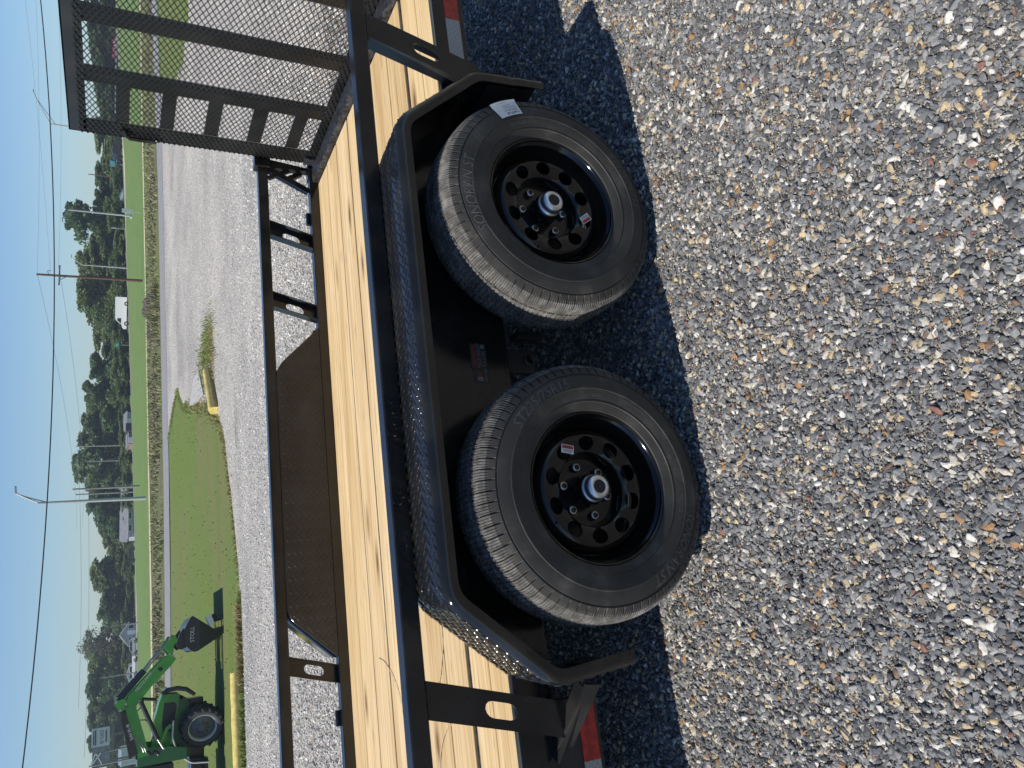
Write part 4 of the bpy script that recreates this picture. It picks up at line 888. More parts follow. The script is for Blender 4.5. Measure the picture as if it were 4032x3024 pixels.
M['weed'] = blade_mat('weed_blade', (0.13, 0.16, 0.05), (0.32, 0.32, 0.15)); M['deadweed'] = blade_mat('dead_weed', (0.09, 0.078, 0.06), (0.28, 0.235, 0.17)); M['grassblade'] = blade_mat('grass_blade', (0.14, 0.18, 0.045), (0.24, 0.275, 0.09)); M['strawblade'] = blade_mat('straw_blade', (0.25, 0.18, 0.08), (0.42, 0.32, 0.17))
U = random.uniform
sp = []
for _ in range(15000):
    x = U(-12, 70); y = U(far(x)+0.6, tanc(x)-3.2); n_ = math.sin(x*.9+y*.35)+math.sin(x*.31-y*.5)
    if n_ > -0.6: sp.append((x, y, U(.08, .26), U(.04, .09), .8))
blades('ditch_weeds', sp, M['weed'], 'tall green weeds growing in the ditch beyond the asphalt road', 'weeds')
sp = []
for _ in range(5200):
    x = U(-12, 45); y = U(47, 53)+1.2*math.sin(x*.4); 
    if math.sin(x*1.3)+math.sin(x*.47+1) > -0.5: sp.append((x, y, U(.06, .24), U(.05, .12), 1.0))
blades('ditch_dead_weeds', sp, M['deadweed'], 'dead brown weeds along the bottom of the ditch', 'weeds')
sp = [(np.interp(y, *XL)-abs(random.gauss(0, .22)), y, U(.04, .12), U(.015, .03), .9) for y in [U(18.5, 38) for _ in range(2200)]] + [(U(-5, 0.6), 18.2+random.gauss(0, .12)+.3, U(.05, .16), U(.012, .03), .8) for _ in range(2600)]
sp += [(8.9+random.gauss(0, .55), 24.6+random.gauss(0, 1.0), U(.05, .14), U(.015, .035), 1.0) for _ in range(2200)]
sp += [(x, y, U(.02, .045), U(.02, .05), 1.2) for x, y in [(U(-6, 11), U(18.7, 38)) for _ in range(900)] if x < np.interp(y, *XL)-.1]
blades('lawn_edge_grass', sp, M['grassblade'], 'rough grass along the edge of the lawn', 'grass')
sp = [(np.interp(y, *XL)+random.gauss(-.05, .16), y, U(.03, .09), U(.012, .03), 1.0) for y in [U(18.5, 30) for _ in range(1500)]]
sp += [(U(-1.6, 0.3), 18.45+random.gauss(0, .10), U(.06, .22), U(.012, .025), 1.0) for _ in range(900)] + [(8.4+random.gauss(0, .6), 23.2+random.gauss(0, .6), U(.05, .14), U(.012, .03), 1.0) for _ in range(500)]
blades('dry_straw', sp, M['strawblade'], 'dry straw coloured grass at the ends of the yellow stops', 'dry grass')
# mound of dug earth by the ditch
mb = MB(); nx_, ny_ = 44, 18; vs = []
for i in range(nx_+1):
    for j in range(ny_+1):
        u = i/nx_; v = j/ny_; x = 17.2+3.9*u; y = 45.6+3.0*v; e = math.sin(math.pi*u)**.6*math.sin(math.pi*v)**.8
        prof = 0.55+0.45*math.sin(u*7+1)*.4+0.35*(u > .55)
        vs.append((x, y, gz(x, y)-0.05+e*(1.0*prof+random.uniform(-.2, .2))))
mb.add(vs, [(i*(ny_+1)+j, (i+1)*(ny_+1)+j, (i+1)*(ny_+1)+j+1, i*(ny_+1)+j+1) for i in range(nx_) for j in range(ny_)])
M['earth'] = plain('dug_earth', (0.085, 0.07, 0.058), 0.95, var=0.55, scale=3.5, bmp=0.9, bscale=8)
tag(mb.build('earth_mound', M['earth']), 'mound of dark dug earth overgrown with weeds beyond the road', 'mound')
sp = [(U(17.3, 21.0), U(45.4, 47.8), U(.15, .45), U(.03, .07), .8) for _ in range(520)]
blades('mound_weeds', [(x, y, hh+0.30*math.sin(math.pi*(x-17.2)/3.9), w, l) for x, y, hh, w, l in sp if 17.3 < x < 21], M['weed'], 'pale green weeds on the earth mound', 'weeds')

# ================================================================ TREES
M['bark'] = plain('tree_bark', (0.10, 0.08, 0.06), 0.9, var=0.3, scale=5)
def leafmat(name, lo, mid, hi):
    m, nt, bs = new_mat(name); g = nt.nodes.new('ShaderNodeNewGeometry'); oi = nt.nodes.new('ShaderNodeObjectInfo')
    r = ramp(nt, g.outputs['Random Per Island'], [(0, lo), (0.5, mid), (1, hi)]); t = ramp(nt, oi.outputs['Random'], [(0, (0.72, 0.86, 0.9)), (0.5, (1, 1, 1)), (1, (1.22, 1.1, 0.85))])
    nt.links.new(mixc(nt, 1.0, r.outputs[0], t.outputs[0], 'MULTIPLY'), bs.inputs['Base Color']); bs.inputs['Roughness'].default_value = 0.65; bs.inputs['Specular IOR Level'].default_value = 0.25
    tr = nt.nodes.new('ShaderNodeBsdfTranslucent'); mx = nt.nodes.new('ShaderNodeMixShader'); mx.inputs[0].default_value = 0.4
    nt.links.new(bs.inputs['Base Color'].links[0].from_socket, tr.inputs['Color']); nt.links.new(bs.outputs[0], mx.inputs[1]); nt.links.new(tr.outputs[0], mx.inputs[2]); nt.links.new(mx.outputs[0], nt.nodes['Material Output'].inputs['Surface']); return m
M['leaf'] = leafmat('leaves', (0.075, 0.118, 0.045), (0.13, 0.19, 0.07), (0.21, 0.265, 0.115)); M['leafpale'] = leafmat('pale_leaves', (0.07, 0.08, 0.05), (0.13, 0.14, 0.09), (0.24, 0.25, 0.18))
def crown_mesh(seed, nlobe, per, low, leaf, mat, airy=False):
    """unit tree: height 1, crown width 1, leaf clumps spread over lobes"""
    rs = random.Random(seed); vs = []; fs = []
    lobes = []
    for _ in range(nlobe):
        z = rs.uniform(low, 0.92); prof = math.sin(math.pi*min(1, max(0.05, (z-low*.6)/(1.04-low*.6))))**.55
        rad = rs.uniform(.0, .36)*prof; a = rs.uniform(0, 6.28); s = rs.uniform(.10, .19)*(0.75 if z > .8 else 1)
        lobes.append((rad*math.cos(a), rad*math.sin(a), z, s*1.05, s*0.62))
    for (x, y, z, sx, sz) in lobes:
        for _ in range(per):
            u = rs.gauss(0, 1); v = rs.gauss(0, 1); w = rs.gauss(0, 1); l = math.sqrt(u*u+v*v+w*w) or 1; q = rs.uniform(.25, 1.08)**(.6 if not airy else .9)
            c = Vector((x+u/l*sx*q, y+v/l*sx*q, z+w/l*sz*q)); d = Vector((rs.gauss(0, 1), rs.gauss(0, 1), rs.gauss(0, .6))).normalized(); e = d.cross(Vector((rs.gauss(0, 1), rs.gauss(0, 1), rs.gauss(0, 1)))).normalized(); sz_ = leaf*rs.uniform(.5, 1.4); k = len(vs)
            vs += [c+d*sz_, c+e*sz_*.6, c-d*sz_, c-e*sz_*.6]; fs.append((k, k+1, k+2, k+3))
    me = bpy.data.meshes.new('crown'); me.from_pydata([tuple(v) for v in vs], [], fs); me.materials.append(mat); me.update(); return me
def trunk_mesh(seed):
    rs = random.Random(seed); mb = MB(); mb.tube([(0, 0, -0.02), (0.01, 0, .2), (-.005, .01, .45), (.01, 0, .8)], [.035, .028, .02, .006], 7)
    for _ in range(8):
        z = rs.uniform(.18, .6); a = rs.uniform(0, 6.28); l = rs.uniform(.15, .32); mb.tube([(0, 0, z), (l*.5*math.cos(a), l*.5*math.sin(a), z+l*.4), (l*math.cos(a), l*math.sin(a), z+l*.75)], [.012, .008, .003], 5)
    me = bpy.data.meshes.new('trunk'); me.from_pydata(mb.v, [], mb.f); me.materials.append(M['bark']); me.update(); return me
CROWN = [crown_mesh(s, nl, 210, lo, lf, M['leaf']) for s, nl, lo, lf in ((1, 34, .06, .036), (2, 38, .05, .033), (3, 30, .08, .038), (4, 36, .04, .035), (5, 26, .3, .036))]
AIRY = crown_mesh(9, 26, 55, .30, .017, M['leafpale'], True); TRK = [trunk_mesh(s) for s in (1, 2, 3)]
TREES = [(166.8,185,3.45,7.0,15.5),(159.6,190,3.14,7.0,12.2),(144.0,180,2.69,6.2,9.0),(141.3,185,2.50,5.9,8.4),(137.3,190,2.25,5.3,11.5),(125.4,180,1.95,4.8,6.4),(129.5,195,1.85,6.2,8.4),(116.4,185,1.50,4.4,8.5),(107.7,180,1.24,6.2,6.1),(105.7,185,1.08,6.1,6.2),(95.1,178,0.78,12.4,9.1),(89.6,180,0.52,7.6,7.7),(87.1,185,0.33,9.6,6.2),(79.0,180,0.09,10.5,8.1),(77.0,185,-0.08,8.8,8.2),(74.1,190,-0.28,6.2,5.8),(75.0,200,-0.42,5.2,5.4),(68.8,195,-0.58,6.0,5.2),(63.6,190,-0.70,8.6,6.8),(61.0,200,-0.98,10.1,6.4),(57.6,210,-1.29,11.1,10.0),(54.9,215,-1.40,11.0,7.4),(48.3,215,-1.67,13.6,9.3),(44.2,220,-1.83,11.2,7.3),(37.7,225,-2.09,10.7,10.0),(33.5,228,-2.26,8.4,6.0),(29.7,235,-2.41,7.2,6.8),(23.3,240,-2.67,10.7,8.9),(15.1,240,-2.99,8.1,6.7),(10.7,238,-3.17,9.0,7.2),(3.0,250,-3.40,15.3,9.5),(-2.4,240,-3.40,11.1,7.0),(-8.9,240,-3.40,11.8,8.2),(-14.1,245,-3.40,11.7,7.0),(-18.8,240,-3.40,10.9,6.7),(-23.5,238,-3.40,7.7,6.6),(-28.0,240,-3.40,6.5,5.4)]
SPECIAL = {30: 'tall thin pale tree with sky showing through it behind the houses', 10: 'tallest round crowned tree beside the white lamp post', 13: 'broad tree right behind the white van', 22: 'tall rounded tree behind the pole with a transformer', 0: 'outermost tree seen through the mesh of the ramp gate'}
ORD = ['first', 'second', 'third', 'fourth', 'fifth', 'sixth', 'seventh', 'eighth', 'ninth', 'tenth', 'eleventh', 'twelfth', 'thirteenth', 'fourteenth', 'fifteenth', 'sixteenth', 'seventeenth', 'eighteenth', 'nineteenth', 'twentieth']
nt_ = len(TREES)
for i, (x, y, z, hgt, w) in enumerate(TREES):
    t = empty('tree', (x, y, z-0.1), random.uniform(0, 6.28)); w *= 1.75 if i != 10 else 1.3
    c = link('crown', AIRY if i == 30 else CROWN[i % 5 if i != 10 else 4], t); c.scale = (w, w, hgt*1.03)
    k = link('trunk', TRK[i % 3], t); k.scale = (hgt*.8, hgt*.8, hgt)
    if i in SPECIAL: lb = SPECIAL[i]
    else:
        a = nt_-1-i; lb = ('%s tree of the far tree line counting from the tractor end' % ORD[a]) if a < 20 else ('%s tree of the far tree line counting from the ramp gate end' % ORD[i])
    tag(t, lb, 'tree', 'trees of the far tree line')
# the wood behind them reads as one mass (nobody could count it)
def woodland(name, spots, seed, label):
    rs = np.random.default_rng(seed); src = np.array([v.co[:] for v in CROWN[1].vertices]).reshape(-1, 4, 3); V = []
    for (x, y, hh, w) in spots:
        q = src[rs.random(len(src)) < 0.42].copy(); a = rs.uniform(0, 6.28); c, s = np.cos(a), np.sin(a); z0 = gz(x, y)-.3
        X = q[..., 0]*w; Y = q[..., 1]*w; V.append(np.stack([x+X*c-Y*s, y+X*s+Y*c, z0+q[..., 2]*hh], -1))
    V = np.concatenate(V).reshape(-1, 3); F = np.arange(len(V)).reshape(-1, 4)
    me = bpy.data.meshes.new(name); me.from_pydata(V.tolist(), [], F.tolist()); me.materials.append(M['leaf']); me.update(); return tag(link(name, me), label, 'woodland', kind='stuff')
TOPS = [(t[0], t[1], t[3]) for t in TREES]
woodland('woodland', [(x+U(-2, 2), y+U(9, 22), hh*U(.80, .95), U(11, 15)) for x, y, hh in TOPS]+[((a[0]+b_[0])/2, (a[1]+b_[1])/2+8, min(a[2], b_[2])*U(.78, .92), U(10, 14)) for a, b_ in zip(TOPS[:-1], TOPS[1:])], 3, 'dense dark green wood filling in behind the far tree line')
woodland('tree_line_undergrowth', [(float(x), fe(x)+U(12, 20), U(2.4, 4.4), U(6, 9)) for x in np.arange(-34, 172, 3.6)], 8, 'dark green undergrowth along the foot of the far tree line')
# ================================================================ BUILDINGS BEYOND THE ROAD
M['hwall'] = plain('pale_grey_siding', (0.36, 0.37, 0.38), 0.7); M['hdark'] = plain('dark_siding', (0.06, 0.075, 0.075), 0.7); M['hwhite'] = plain('white_siding', (0.74, 0.75, 0.76), 0.6)
M['hbrown'] = plain('brown_siding', (0.20, 0.15, 0.12), 0.75); M['rgrey'] = plain('grey_shingles', (0.19, 0.195, 0.21), 0.9, var=0.25, scale=2); M['rbrown'] = plain('brown_shingles', (0.16, 0.085, 0.06), 0.9, var=0.25, scale=2)
M['wgl'] = plain('window_glass', (0.02, 0.025, 0.03), 0.08); M['trim'] = plain('white_trim', (0.8, 0.8, 0.78), 0.5); M['teal'] = plain('blue_grey_metal_roof', (0.20, 0.28, 0.33), 0.45)
def house(x0, x1, y, z0, eave, ridge, depth, wallm, roofm, label, along='X', wins=(), doors=(), name='house', over=0.3):
    root = empty(name, ((x0+x1)/2, y, z0)); cx = (x0+x1)/2; hw = (x1-x0)/2
    P = lambda pts: [(p[0]-cx, p[1]) for p in pts]
    e = eave-z0; r = ridge-z0
    if along == 'Y':          # gable faces the viewer
        MB().prism(P([(x0, 0), (x1, 0), (x1, e), (cx, r-.12), (x0, e)]), 0, depth).build('wall', M[wallm], root)
        ro = MB()
        for s in (-1, 1):
            a = Vector((0, 0, r)); b_ = Vector((s*(hw+over), 0, e-over*(r-e)/hw)); ro.add([a+Vector((0, -over, 0)), b_+Vector((0, -over, 0)), b_+Vector((0, depth+over, 0)), a+Vector((0, depth+over, 0)), a+Vector((0, -over, -.12)), b_+Vector((0, -over, -.12)), b_+Vector((0, depth+over, -.12)), a+Vector((0, depth+over, -.12))], [(0,1,2,3),(4,7,6,5),(0,4,5,1),(1,5,6,2),(3,2,6,7)])
        ro = ro.build('roof', M[roofm], root)
        tm = MB()
        for s in (-1, 1): tm.bar((0, -over-.03, r-.06), (s*(hw+over), -over-.03, e-over*(r-e)/hw-.06), .05, .16, (0, 0, 1))
        tm.build('gable_trim', M['trim'], ro)
    else:
        MB().box(-hw, hw, 0, depth, 0, e).build('wall', M[wallm], root)
        mb = MB(); o_ = over
        mb.add([(-hw-o_, -o_, e-.1), (hw+o_, -o_, e-.1), (hw+o_, depth/2, r), (-hw-o_, depth/2, r), (hw+o_, depth+o_, e-.1), (-hw-o_, depth+o_, e-.1)], [(0,1,2,3),(3,2,4,5),(1,4,2),(0,3,5)])
        mb.add([(-hw-o_, -o_, e-.25), (hw+o_, -o_, e-.25), (hw+o_, -o_, e-.1), (-hw-o_, -o_, e-.1)], [(0,1,2,3)])
        ro = mb.build('roof', M[roofm], root); MB().box(-hw-o_, hw+o_, -o_-.06, -o_-.01, e-.24, e-.1).build('gutter', M['trim'], ro)
    for (wx, wz, ww, wh) in wins:
        f = MB().box(wx-cx-ww/2-.1, wx-cx+ww/2+.1, -.06, -.01, wz-z0-.1, wz-z0+wh+.1).build('window', M['trim'], root); MB().box(wx-cx-ww/2, wx-cx+ww/2, -.09, -.065, wz-z0, wz-z0+wh).build('pane', M['wgl'], f)
    for (wx, ww, wh, m_) in doors: MB().box(wx-cx-ww/2, wx-cx+ww/2, -.07, -.01, 0.02, wh).build('door', M[m_], root)
    return tag(root, label, 'house')
house(32.9, 39.3, 205, -2.5, -0.70, 0.62, 8, 'hdark', 'rgrey', 'low grey roofed section of the long house, nearer the twin poles', wins=[(37, -1.7, 1.0, .8)], doors=[(34.8, 1.0, 1.9, 'trim'), (38.6, 1.1, 1.9, 'hwhite')])
house(26.2, 33.1, 203.5, -2.6, -0.85, 0.78, 9, 'hwall', 'rgrey', 'long grey roofed house with two white framed windows', wins=[(31.3, -1.75, 1.5, .55), (28.4, -1.75, 1.5, .55)])
house(1.9, 7.3, 226, -3.4, -1.45, 0.43, 9, 'hwall', 'rgrey', 'grey gabled house with white trim behind the silver car', along='Y', wins=[(6.4, -2.8, .9, 1.1), (3.4, -2.8, .8, 1.1)], doors=[(5.0, 1.0, 2.0, 'trim')])
house(-2.2, 2.6, 232, -3.4, -1.45, -0.6, 9, 'hdark', 'rgrey', 'dark walled house with a white edged low gable', along='Y', wins=[(0.2, -2.7, .9, 1.0)])
house(-7.3, -2.6, 222, -3.4, -1.95, -1.2, 8, 'hwhite', 'rbrown', 'small white gabled house beside the white pickup', along='Y', wins=[(-5.5, -2.9, .9, .9)], over=.25)
house(-11.2, -2.4, 238, -3.4, -1.6, -0.62, 10, 'hbrown', 'rbrown', 'house with brown shingle roof behind the loader arm', wins=[(-9, -2.8, 1, .9)])
house(45.0, 48.2, 172, -1.3, -0.05, 0.42, 5, 'hwall', 'rgrey', 'small grey roofed shed among the trees', name='shed', doors=[(46.2, 1.0, 1.1, 'trim')], over=.15)
house(41.05, 43.4, 171, -1.35, -0.3, -0.02, 5, 'hbrown', 'rgrey', 'small brown garage with a white door', name='garage', doors=[(41.9, 1.2, .85, 'hwhite')], over=.12)
ct = MB().box(43.5, 45.0, 169, 171.5, -1.25, 0.02).build('container', M['ink'], None, .03); tag(ct, 'black box container between the shed and the brown garage', 'container')
house(96.3, 99.3, 166, 0.9, 1.15, 1.75, 6, 'hwall', 'teal', 'low shed with blue grey metal roof at the foot of the trees', name='shed', over=.2)
house(98.2, 100.4, 175, 0.9, 1.9, 2.3, 5, 'hwhite', 'rgrey', 'white shed half hidden behind the blue grey roof', name='shed', over=.15)
wb = house(-22.0, -19.0, 190, -3.1, 0.1, 0.5, 10, 'hwhite', 'teal', 'white metal building behind the billboard posts', name='building', over=.1)
mb = MB()
for k in range(14): mb.box(-1.45+k*.21, -1.42+k*.21, -.05, -.01, 0.1, 3.1)
tag(mb.build('wall_ribs', M['hwall'], wb), kind='stuff')
# ================================================================ VEHICLES
M['cwhite'] = plain('white_car_paint', (0.75, 0.76, 0.78), 0.25, coat=0.5, var=0.03); M['csilver'] = plain('silver_car_paint', (0.45, 0.47, 0.5), 0.28, 0.4, coat=0.5, var=0.03); M['cblack'] = plain('black_car_paint', (0.012, 0.014, 0.018), 0.2, coat=0.6); M['cgrey'] = plain('dark_grey_car_paint', (0.03, 0.035, 0.04), 0.25, coat=0.5); M['hub'] = plain('alloy_hub', (0.5, 0.5, 0.52), 0.35, 0.8); M['lampred'] = plain('lamp_lens', (0.55, 0.56, 0.55), 0.1)
def vehicle(name, loc, prof, glass, L, Wd, wheels, wr, paint, label, cat, face=0):
    """profile in XZ with the nose towards -X; glass = side window polygons"""
    root = empty(name, loc, R(face))
    MB().prism(prof, -Wd/2, Wd/2).build('body', M[paint], root, 0.06)
    for g in glass:
        for s in (-1, 1): MB().prism(g, s*Wd/2*1.0-(0.012 if s < 0 else -0.002), s*Wd/2-(0.002 if s < 0 else -0.012)).build('side_window', M['wgl'], root)
    for wx in wheels:
        for s in (-1, 1):
            w = MB().lathe([(wr*.6, -.1), (wr*.95, -.1), (wr, -.06), (wr, .06), (wr*.95, .1), (wr*.6, .1)], 24, True, (wx, s*(Wd/2-.07), wr)).build('wheel', M['rubber'], root)
            MB().lathe([(0.001, -.06), (wr*.55, -.05), (wr*.62, -.02)], 16, True, (wx, s*(Wd/2+.0 if s > 0 else Wd/2*s-.0)-(.0), wr)).build('hubcap', M['hub'], w)
            MB().lathe([(wr*1.16, -.02), (wr*1.0, -.03)], 24, True, (wx, s*(Wd/2+.004), wr)).build('wheel_arch', M['plug'], root)
    for s in (-1, 1): MB().box(-L/2-.012, -L/2+.06, s*Wd*.36-.12, s*Wd*.36+.12, wr*1.55, wr*2.0).build('headlight', M['lampred'], root, .02)
    return tag(root, label, cat)
vehicle('van', (60.7, 148, gz(60.7, 148)), [(-2.95, .35), (-2.98, .85), (-2.75, 1.05), (-2.15, 1.22), (-1.45, 2.05), (-1.1, 2.25), (2.85, 2.28), (2.95, 2.1), (2.95, .35)], [[(-1.98, 1.25), (-1.42, 1.9), (-1.0, 1.9), (-.95, 1.25)]], 5.95, 1.95, (-1.95, 1.75), .36, 'cwhite', 'white cargo van driving past the far trees', 'van', -24)
suvp = [(-2.3, .4), (-2.34, .75), (-2.2, .98), (-1.25, 1.12), (-.55, 1.66), (-.2, 1.74), (1.5, 1.72), (2.15, 1.2), (2.3, 1.1), (2.32, .45)]
vehicle('car', (1.35, 214, -3.4), suvp, [[(-1.05, 1.14), (-.5, 1.58), (.3, 1.62), (.3, 1.14)], [(.38, 1.14), (.38, 1.62), (1.4, 1.6), (1.85, 1.2)]], 4.65, 1.85, (-1.45, 1.4), .36, 'csilver', 'silver car parked in front of the grey gabled house', 'car', -14)
vehicle('pickup_truck', (-3.2, 212, -3.4), [(-2.7, .45), (-2.72, .95), (-1.5, 1.1), (-.9, 1.75), (.45, 1.78), (.6, 1.15), (2.7, 1.15), (2.7, .45)], [[(-1.25, 1.15), (-.85, 1.66), (.35, 1.68), (.4, 1.15)]], 5.4, 1.9, (-1.75, 1.7), .38, 'cwhite', 'white pickup parked beside the silver car', 'pickup', -14)
vehicle('car', (22.6, 208, gz(22.6, 208)), [(-2.3, .35), (-2.34, .65), (-2.0, .85), (-1.1, .95), (-.4, 1.38), (.9, 1.42), (1.8, 1.0), (2.3, .95), (2.32, .4)], [[(-.9, .98), (-.35, 1.3), (.2, 1.32), (.2, .98)], [(.28, .98), (.28, 1.32), (.85, 1.32), (1.4, 1.0)]], 4.65, 1.8, (-1.4, 1.4), .33, 'cgrey', 'dark grey car with bright headlight below the round tree', 'car')
vehicle('pickup_truck', (94.0, 146, gz(94, 146)), [(-2.75, .45), (-2.78, 1.0), (-1.5, 1.12), (-.9, 1.8), (.9, 1.82), (1.0, 1.2), (2.7, 1.2), (2.7, .45)], [[(-1.25, 1.18), (-.82, 1.7), (-.05, 1.72), (-.05, 1.18)], [(.05, 1.18), (.05, 1.72), (.78, 1.72), (.82, 1.18)]], 5.5, 1.9, (-1.8, 1.75), .4, 'cblack', 'black pickup on the far road next to the gate', 'pickup')
# ================================================================ POLES, LAMPS, SIGNS, WIRES
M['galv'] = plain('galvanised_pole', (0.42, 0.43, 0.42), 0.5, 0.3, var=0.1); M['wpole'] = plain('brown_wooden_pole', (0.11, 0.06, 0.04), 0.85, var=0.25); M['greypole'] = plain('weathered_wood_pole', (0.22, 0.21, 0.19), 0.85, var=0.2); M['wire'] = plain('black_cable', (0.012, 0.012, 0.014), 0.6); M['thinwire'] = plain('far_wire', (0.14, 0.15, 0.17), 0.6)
def lamp_post(x, y, z, hgt, ax, az, label, r=.11, truss=True, foot=False):
    root = empty('street_lamp', (x, y, z))
    MB().tube([(0, 0, -.05), (0, 0, hgt)], [r, r*.65], 12).build('pole', M['galv'], root)
    mb = MB().tube([(0, 0, hgt-.15), (ax*.55, 0, hgt+(az-hgt)*.55), (ax, 0, az)], r*.38, 8)
    if truss: mb.tube([(0, 0, hgt-.85), (ax*.55, 0, hgt+(az-hgt)*.48-.1), (ax*.9, 0, az-.15)], r*.3, 8)
    arm = mb.build('arm', M['galv'], root); s = 1 if ax > 0 else -1
    MB().obox((ax+s*.28, 0, az+.04), Vector((.34, 0, .03)), Vector((0, .12, 0)), Vector((0, 0, .07))).build('lamp_head', M['galv'], arm, .02)
    if foot: MB().box(-.3, .3, -.3, .3, 0, .25).build('base_block', M['concrete'], root)
    return tag(root, label, 'street lamp', 'street lamps along the far road')
lamp_post(12.85, 74.8, gz(12.85, 74.8), 8.35, 0.95, 9.95, 'nearest grey street lamp standing clear against the sky', r=.17)
lamp_post(59.85, 109, gz(59.85, 109), 8.05, -1.4, 8.6, 'white street lamp beside the blank sign', r=.14, foot=True)
lamp_post(70.4, 149, gz(70.4, 149), 7.65, 1.3, 9.25, 'thin distant street lamp near the brown utility pole', r=.13, truss=False)
lamp_post(80.6, 120, gz(80.6, 120), 10.9, 5.2, 13.2, 'street lamp with long arm rising behind the ramp gate', r=.16)
def pole(x, y, z, hgt, mat, label, r=.14, name='utility_pole', arms=(), extra=None):
    root = empty(name, (x, y, z)); MB().tube([(0, 0, -.05), (-.05, 0, hgt)], [r, r*.7], 10).build('pole', M[mat], root)
    for az, al, off in arms:
        MB().box(off-al, off+al, -.07, .07, az-.06, az+.06).build('crossarm', M['greypole'], root)
        for s in (-.95, .95): MB().lathe([(.05, 0), (.06, .08), (.03, .16)], 8, True, (off+s*al, 0, az+.05)).build('insulator', M['galv'], root)
        MB().bar((off-.5*al, -.09, az-.05), (0, -.09, az-.75), .05, .05).build('brace', M['greypole'], root)
    if extra: extra(root)
    return tag(root, label, 'utility pole', 'utility poles beyond the road')
def can(root): MB().lathe([(.001, -.25), (.2, -.25), (.22, -.2), (.22, .2), (.001, .25)], 12, True, (.35, 0, 6.3)).build('transformer', M['palegrey'], root); MB().bar((0, 0, 7.4), (.4, 0, 7.4), .06, .06).bar((1.2, .2, 0), (.1, .2, 5.6), .09, .09).build('brace', M['greypole'], root)
def hook(root): MB().tube([(.02, 0, 7.75), (.35, 0, 7.85), (.45, 0, 7.6)], .035, 6).build('bracket', M['galv'], root)
pole(33.7, 73.6, gz(33.7, 73.6), 8.7, 'wpole', 'brown wooden utility pole with crossarm standing in the green verge', .135, arms=[(6.9, 1.0, .0)], extra=hook)
pole(20.4, 108.8, gz(20.4, 108.8), 7.6, 'greypole', 'pole with bent top wire, left twin in front of the long house', .15)
pole(36.0, 198, gz(36, 198), 11.8, 'greypole', 'slender pole rising above the long house roof', .2)
pole(46.8, 196, gz(46.8, 196), 11.4, 'greypole', 'bare grey pole beside the brown garage', .2)
pole(43.3, 196.5, gz(43.3, 196.5), 9.7, 'greypole', 'braced pole carrying a pale transformer', .15, extra=can)
pole(96.5, 160, gz(96.5, 160), 6.5, 'wpole', 'dark pole near the blue grey shed roof', .13)
pole(6.3, 200, gz(6.3, 200), 5.4, 'greypole', 'leaning grey pole beside the grey gabled house', .12)
pole(-4.2, 190, gz(-4.2, 190), 7.0, 'greypole', 'grey pole standing behind the loader knee', .13)
root = empty('sign', (41.0, 73.5, gz(41, 73.5))); MB().tube([(0, 0, 0), (0, 0, 1.6)], .035, 8).build('post', M['galv'], root); MB().box(-.22, .22, -.06, -.04, .87, 1.72).build('panel', M['white_lbl'], root); MB().box(-.25, .16, -.10, -.08, .72, .95).build('lower_panel', M['white_lbl'], root); tag(root, 'white road sign panel beside the white street lamp', 'sign')
root = empty('sign', (99.7, 160, gz(99.7, 160))); MB().tube([(0, 0, 0), (0, 0, 1.5)], .09, 8).build('post', M['greypole'], root)
M['cyan'] = plain('cyan_sign_face', (0.16, 0.55, 0.55), 0.4, var=0.4, scale=2.5); f = MB().box(-.68, .72, -.1, .1, 1.35, 2.55).build('frame', M['hbrown'], root); MB().box(-.56, .56, -.13, -.105, 1.42, 2.35).build('face', M['cyan'], f); tag(root, 'square cyan and white sign on a post below the trees', 'sign')
root = empty('sign', (58.7, 160, gz(58.7, 160))); MB().tube([(0, 0, 0), (0, 0, 2.3)], .07, 8).build('post', M['greypole'], root); M['hwygreen'] = plain('green_road_sign', (0.01, 0.32, 0.13), 0.4); f = MB().box(-.5, .5, -.08, -.04, 1.75, 2.6).build('panel', M['hwygreen'], root); MB().box(-.3, .1, -.1, -.085, 2.22, 2.36).box(-.2, .32, -.1, -.085, 1.98, 2.1).build('white_legend', M['trim'], f); tag(root, 'small bright green road sign among the far trees', 'sign')
root = empty('sign', (61.0, 165, gz(61, 165))); MB().box(-.08, .08, -.06, .06, 0, .9).build('post', M['greypole'], root); MB().box(-.9, .8, -.1, .0, .75, 1.75).build('panel', M['mplast'], root); tag(root, 'dark grey panel sign below the green road sign', 'sign')
root = empty('sign', (73.95, 140, gz(74, 140))); MB().tube([(0, 0, 0), (0, 0, 2.4)], .045, 8).build('post', M['galv'], root); MB().box(-.10, .10, -.06, -.03, 1.65, 2.4).build('panel', M['white_lbl'], root); tag(root, 'narrow white marker sign on a thin post before the trees', 'sign')
root = empty('sign', (137.2, 170, gz(137.2, 170))); MB().tube([(-1.6, 0, -.1), (-1.6, 0, .7)], .06, 8).tube([(1.6, 0, -.1), (1.6, 0, .7)], .06, 8).build('post', M['galv'], root)
M['sred'] = plain('red_sign_face', (0.45, 0.02, 0.05), 0.4); f = MB().box(-2.9, 2.9, -.1, .0, .35, 1.15).build('panel', M['sred'], root, .1)
vs, fs = text_mesh('C', .9); mb = MB(); mb.add([Vector((-2.2+v.x, -.12, .75+v.y)) for v in vs], fs)
for q, (a, b_, c, d) in enumerate([(-1.2, -.75, .55, .95), (-.4, .1, .5, .9), (.5, .95, .55, 1.0), (1.3, 1.8, .5, .95), (2.0, 2.4, .55, .9)]): mb.box(a, b_, -.12, -.105, c, d)
mb.build('white_legend', M['trim'], f); tag(root, 'long red sign with white letters seen through the gate mesh', 'sign')
gr = empty('guard_rail', (130, 168, gz(130, 168))); MB().box(-12, 14, -.05, .0, .45, .75).build('beam', M['galv'], gr)
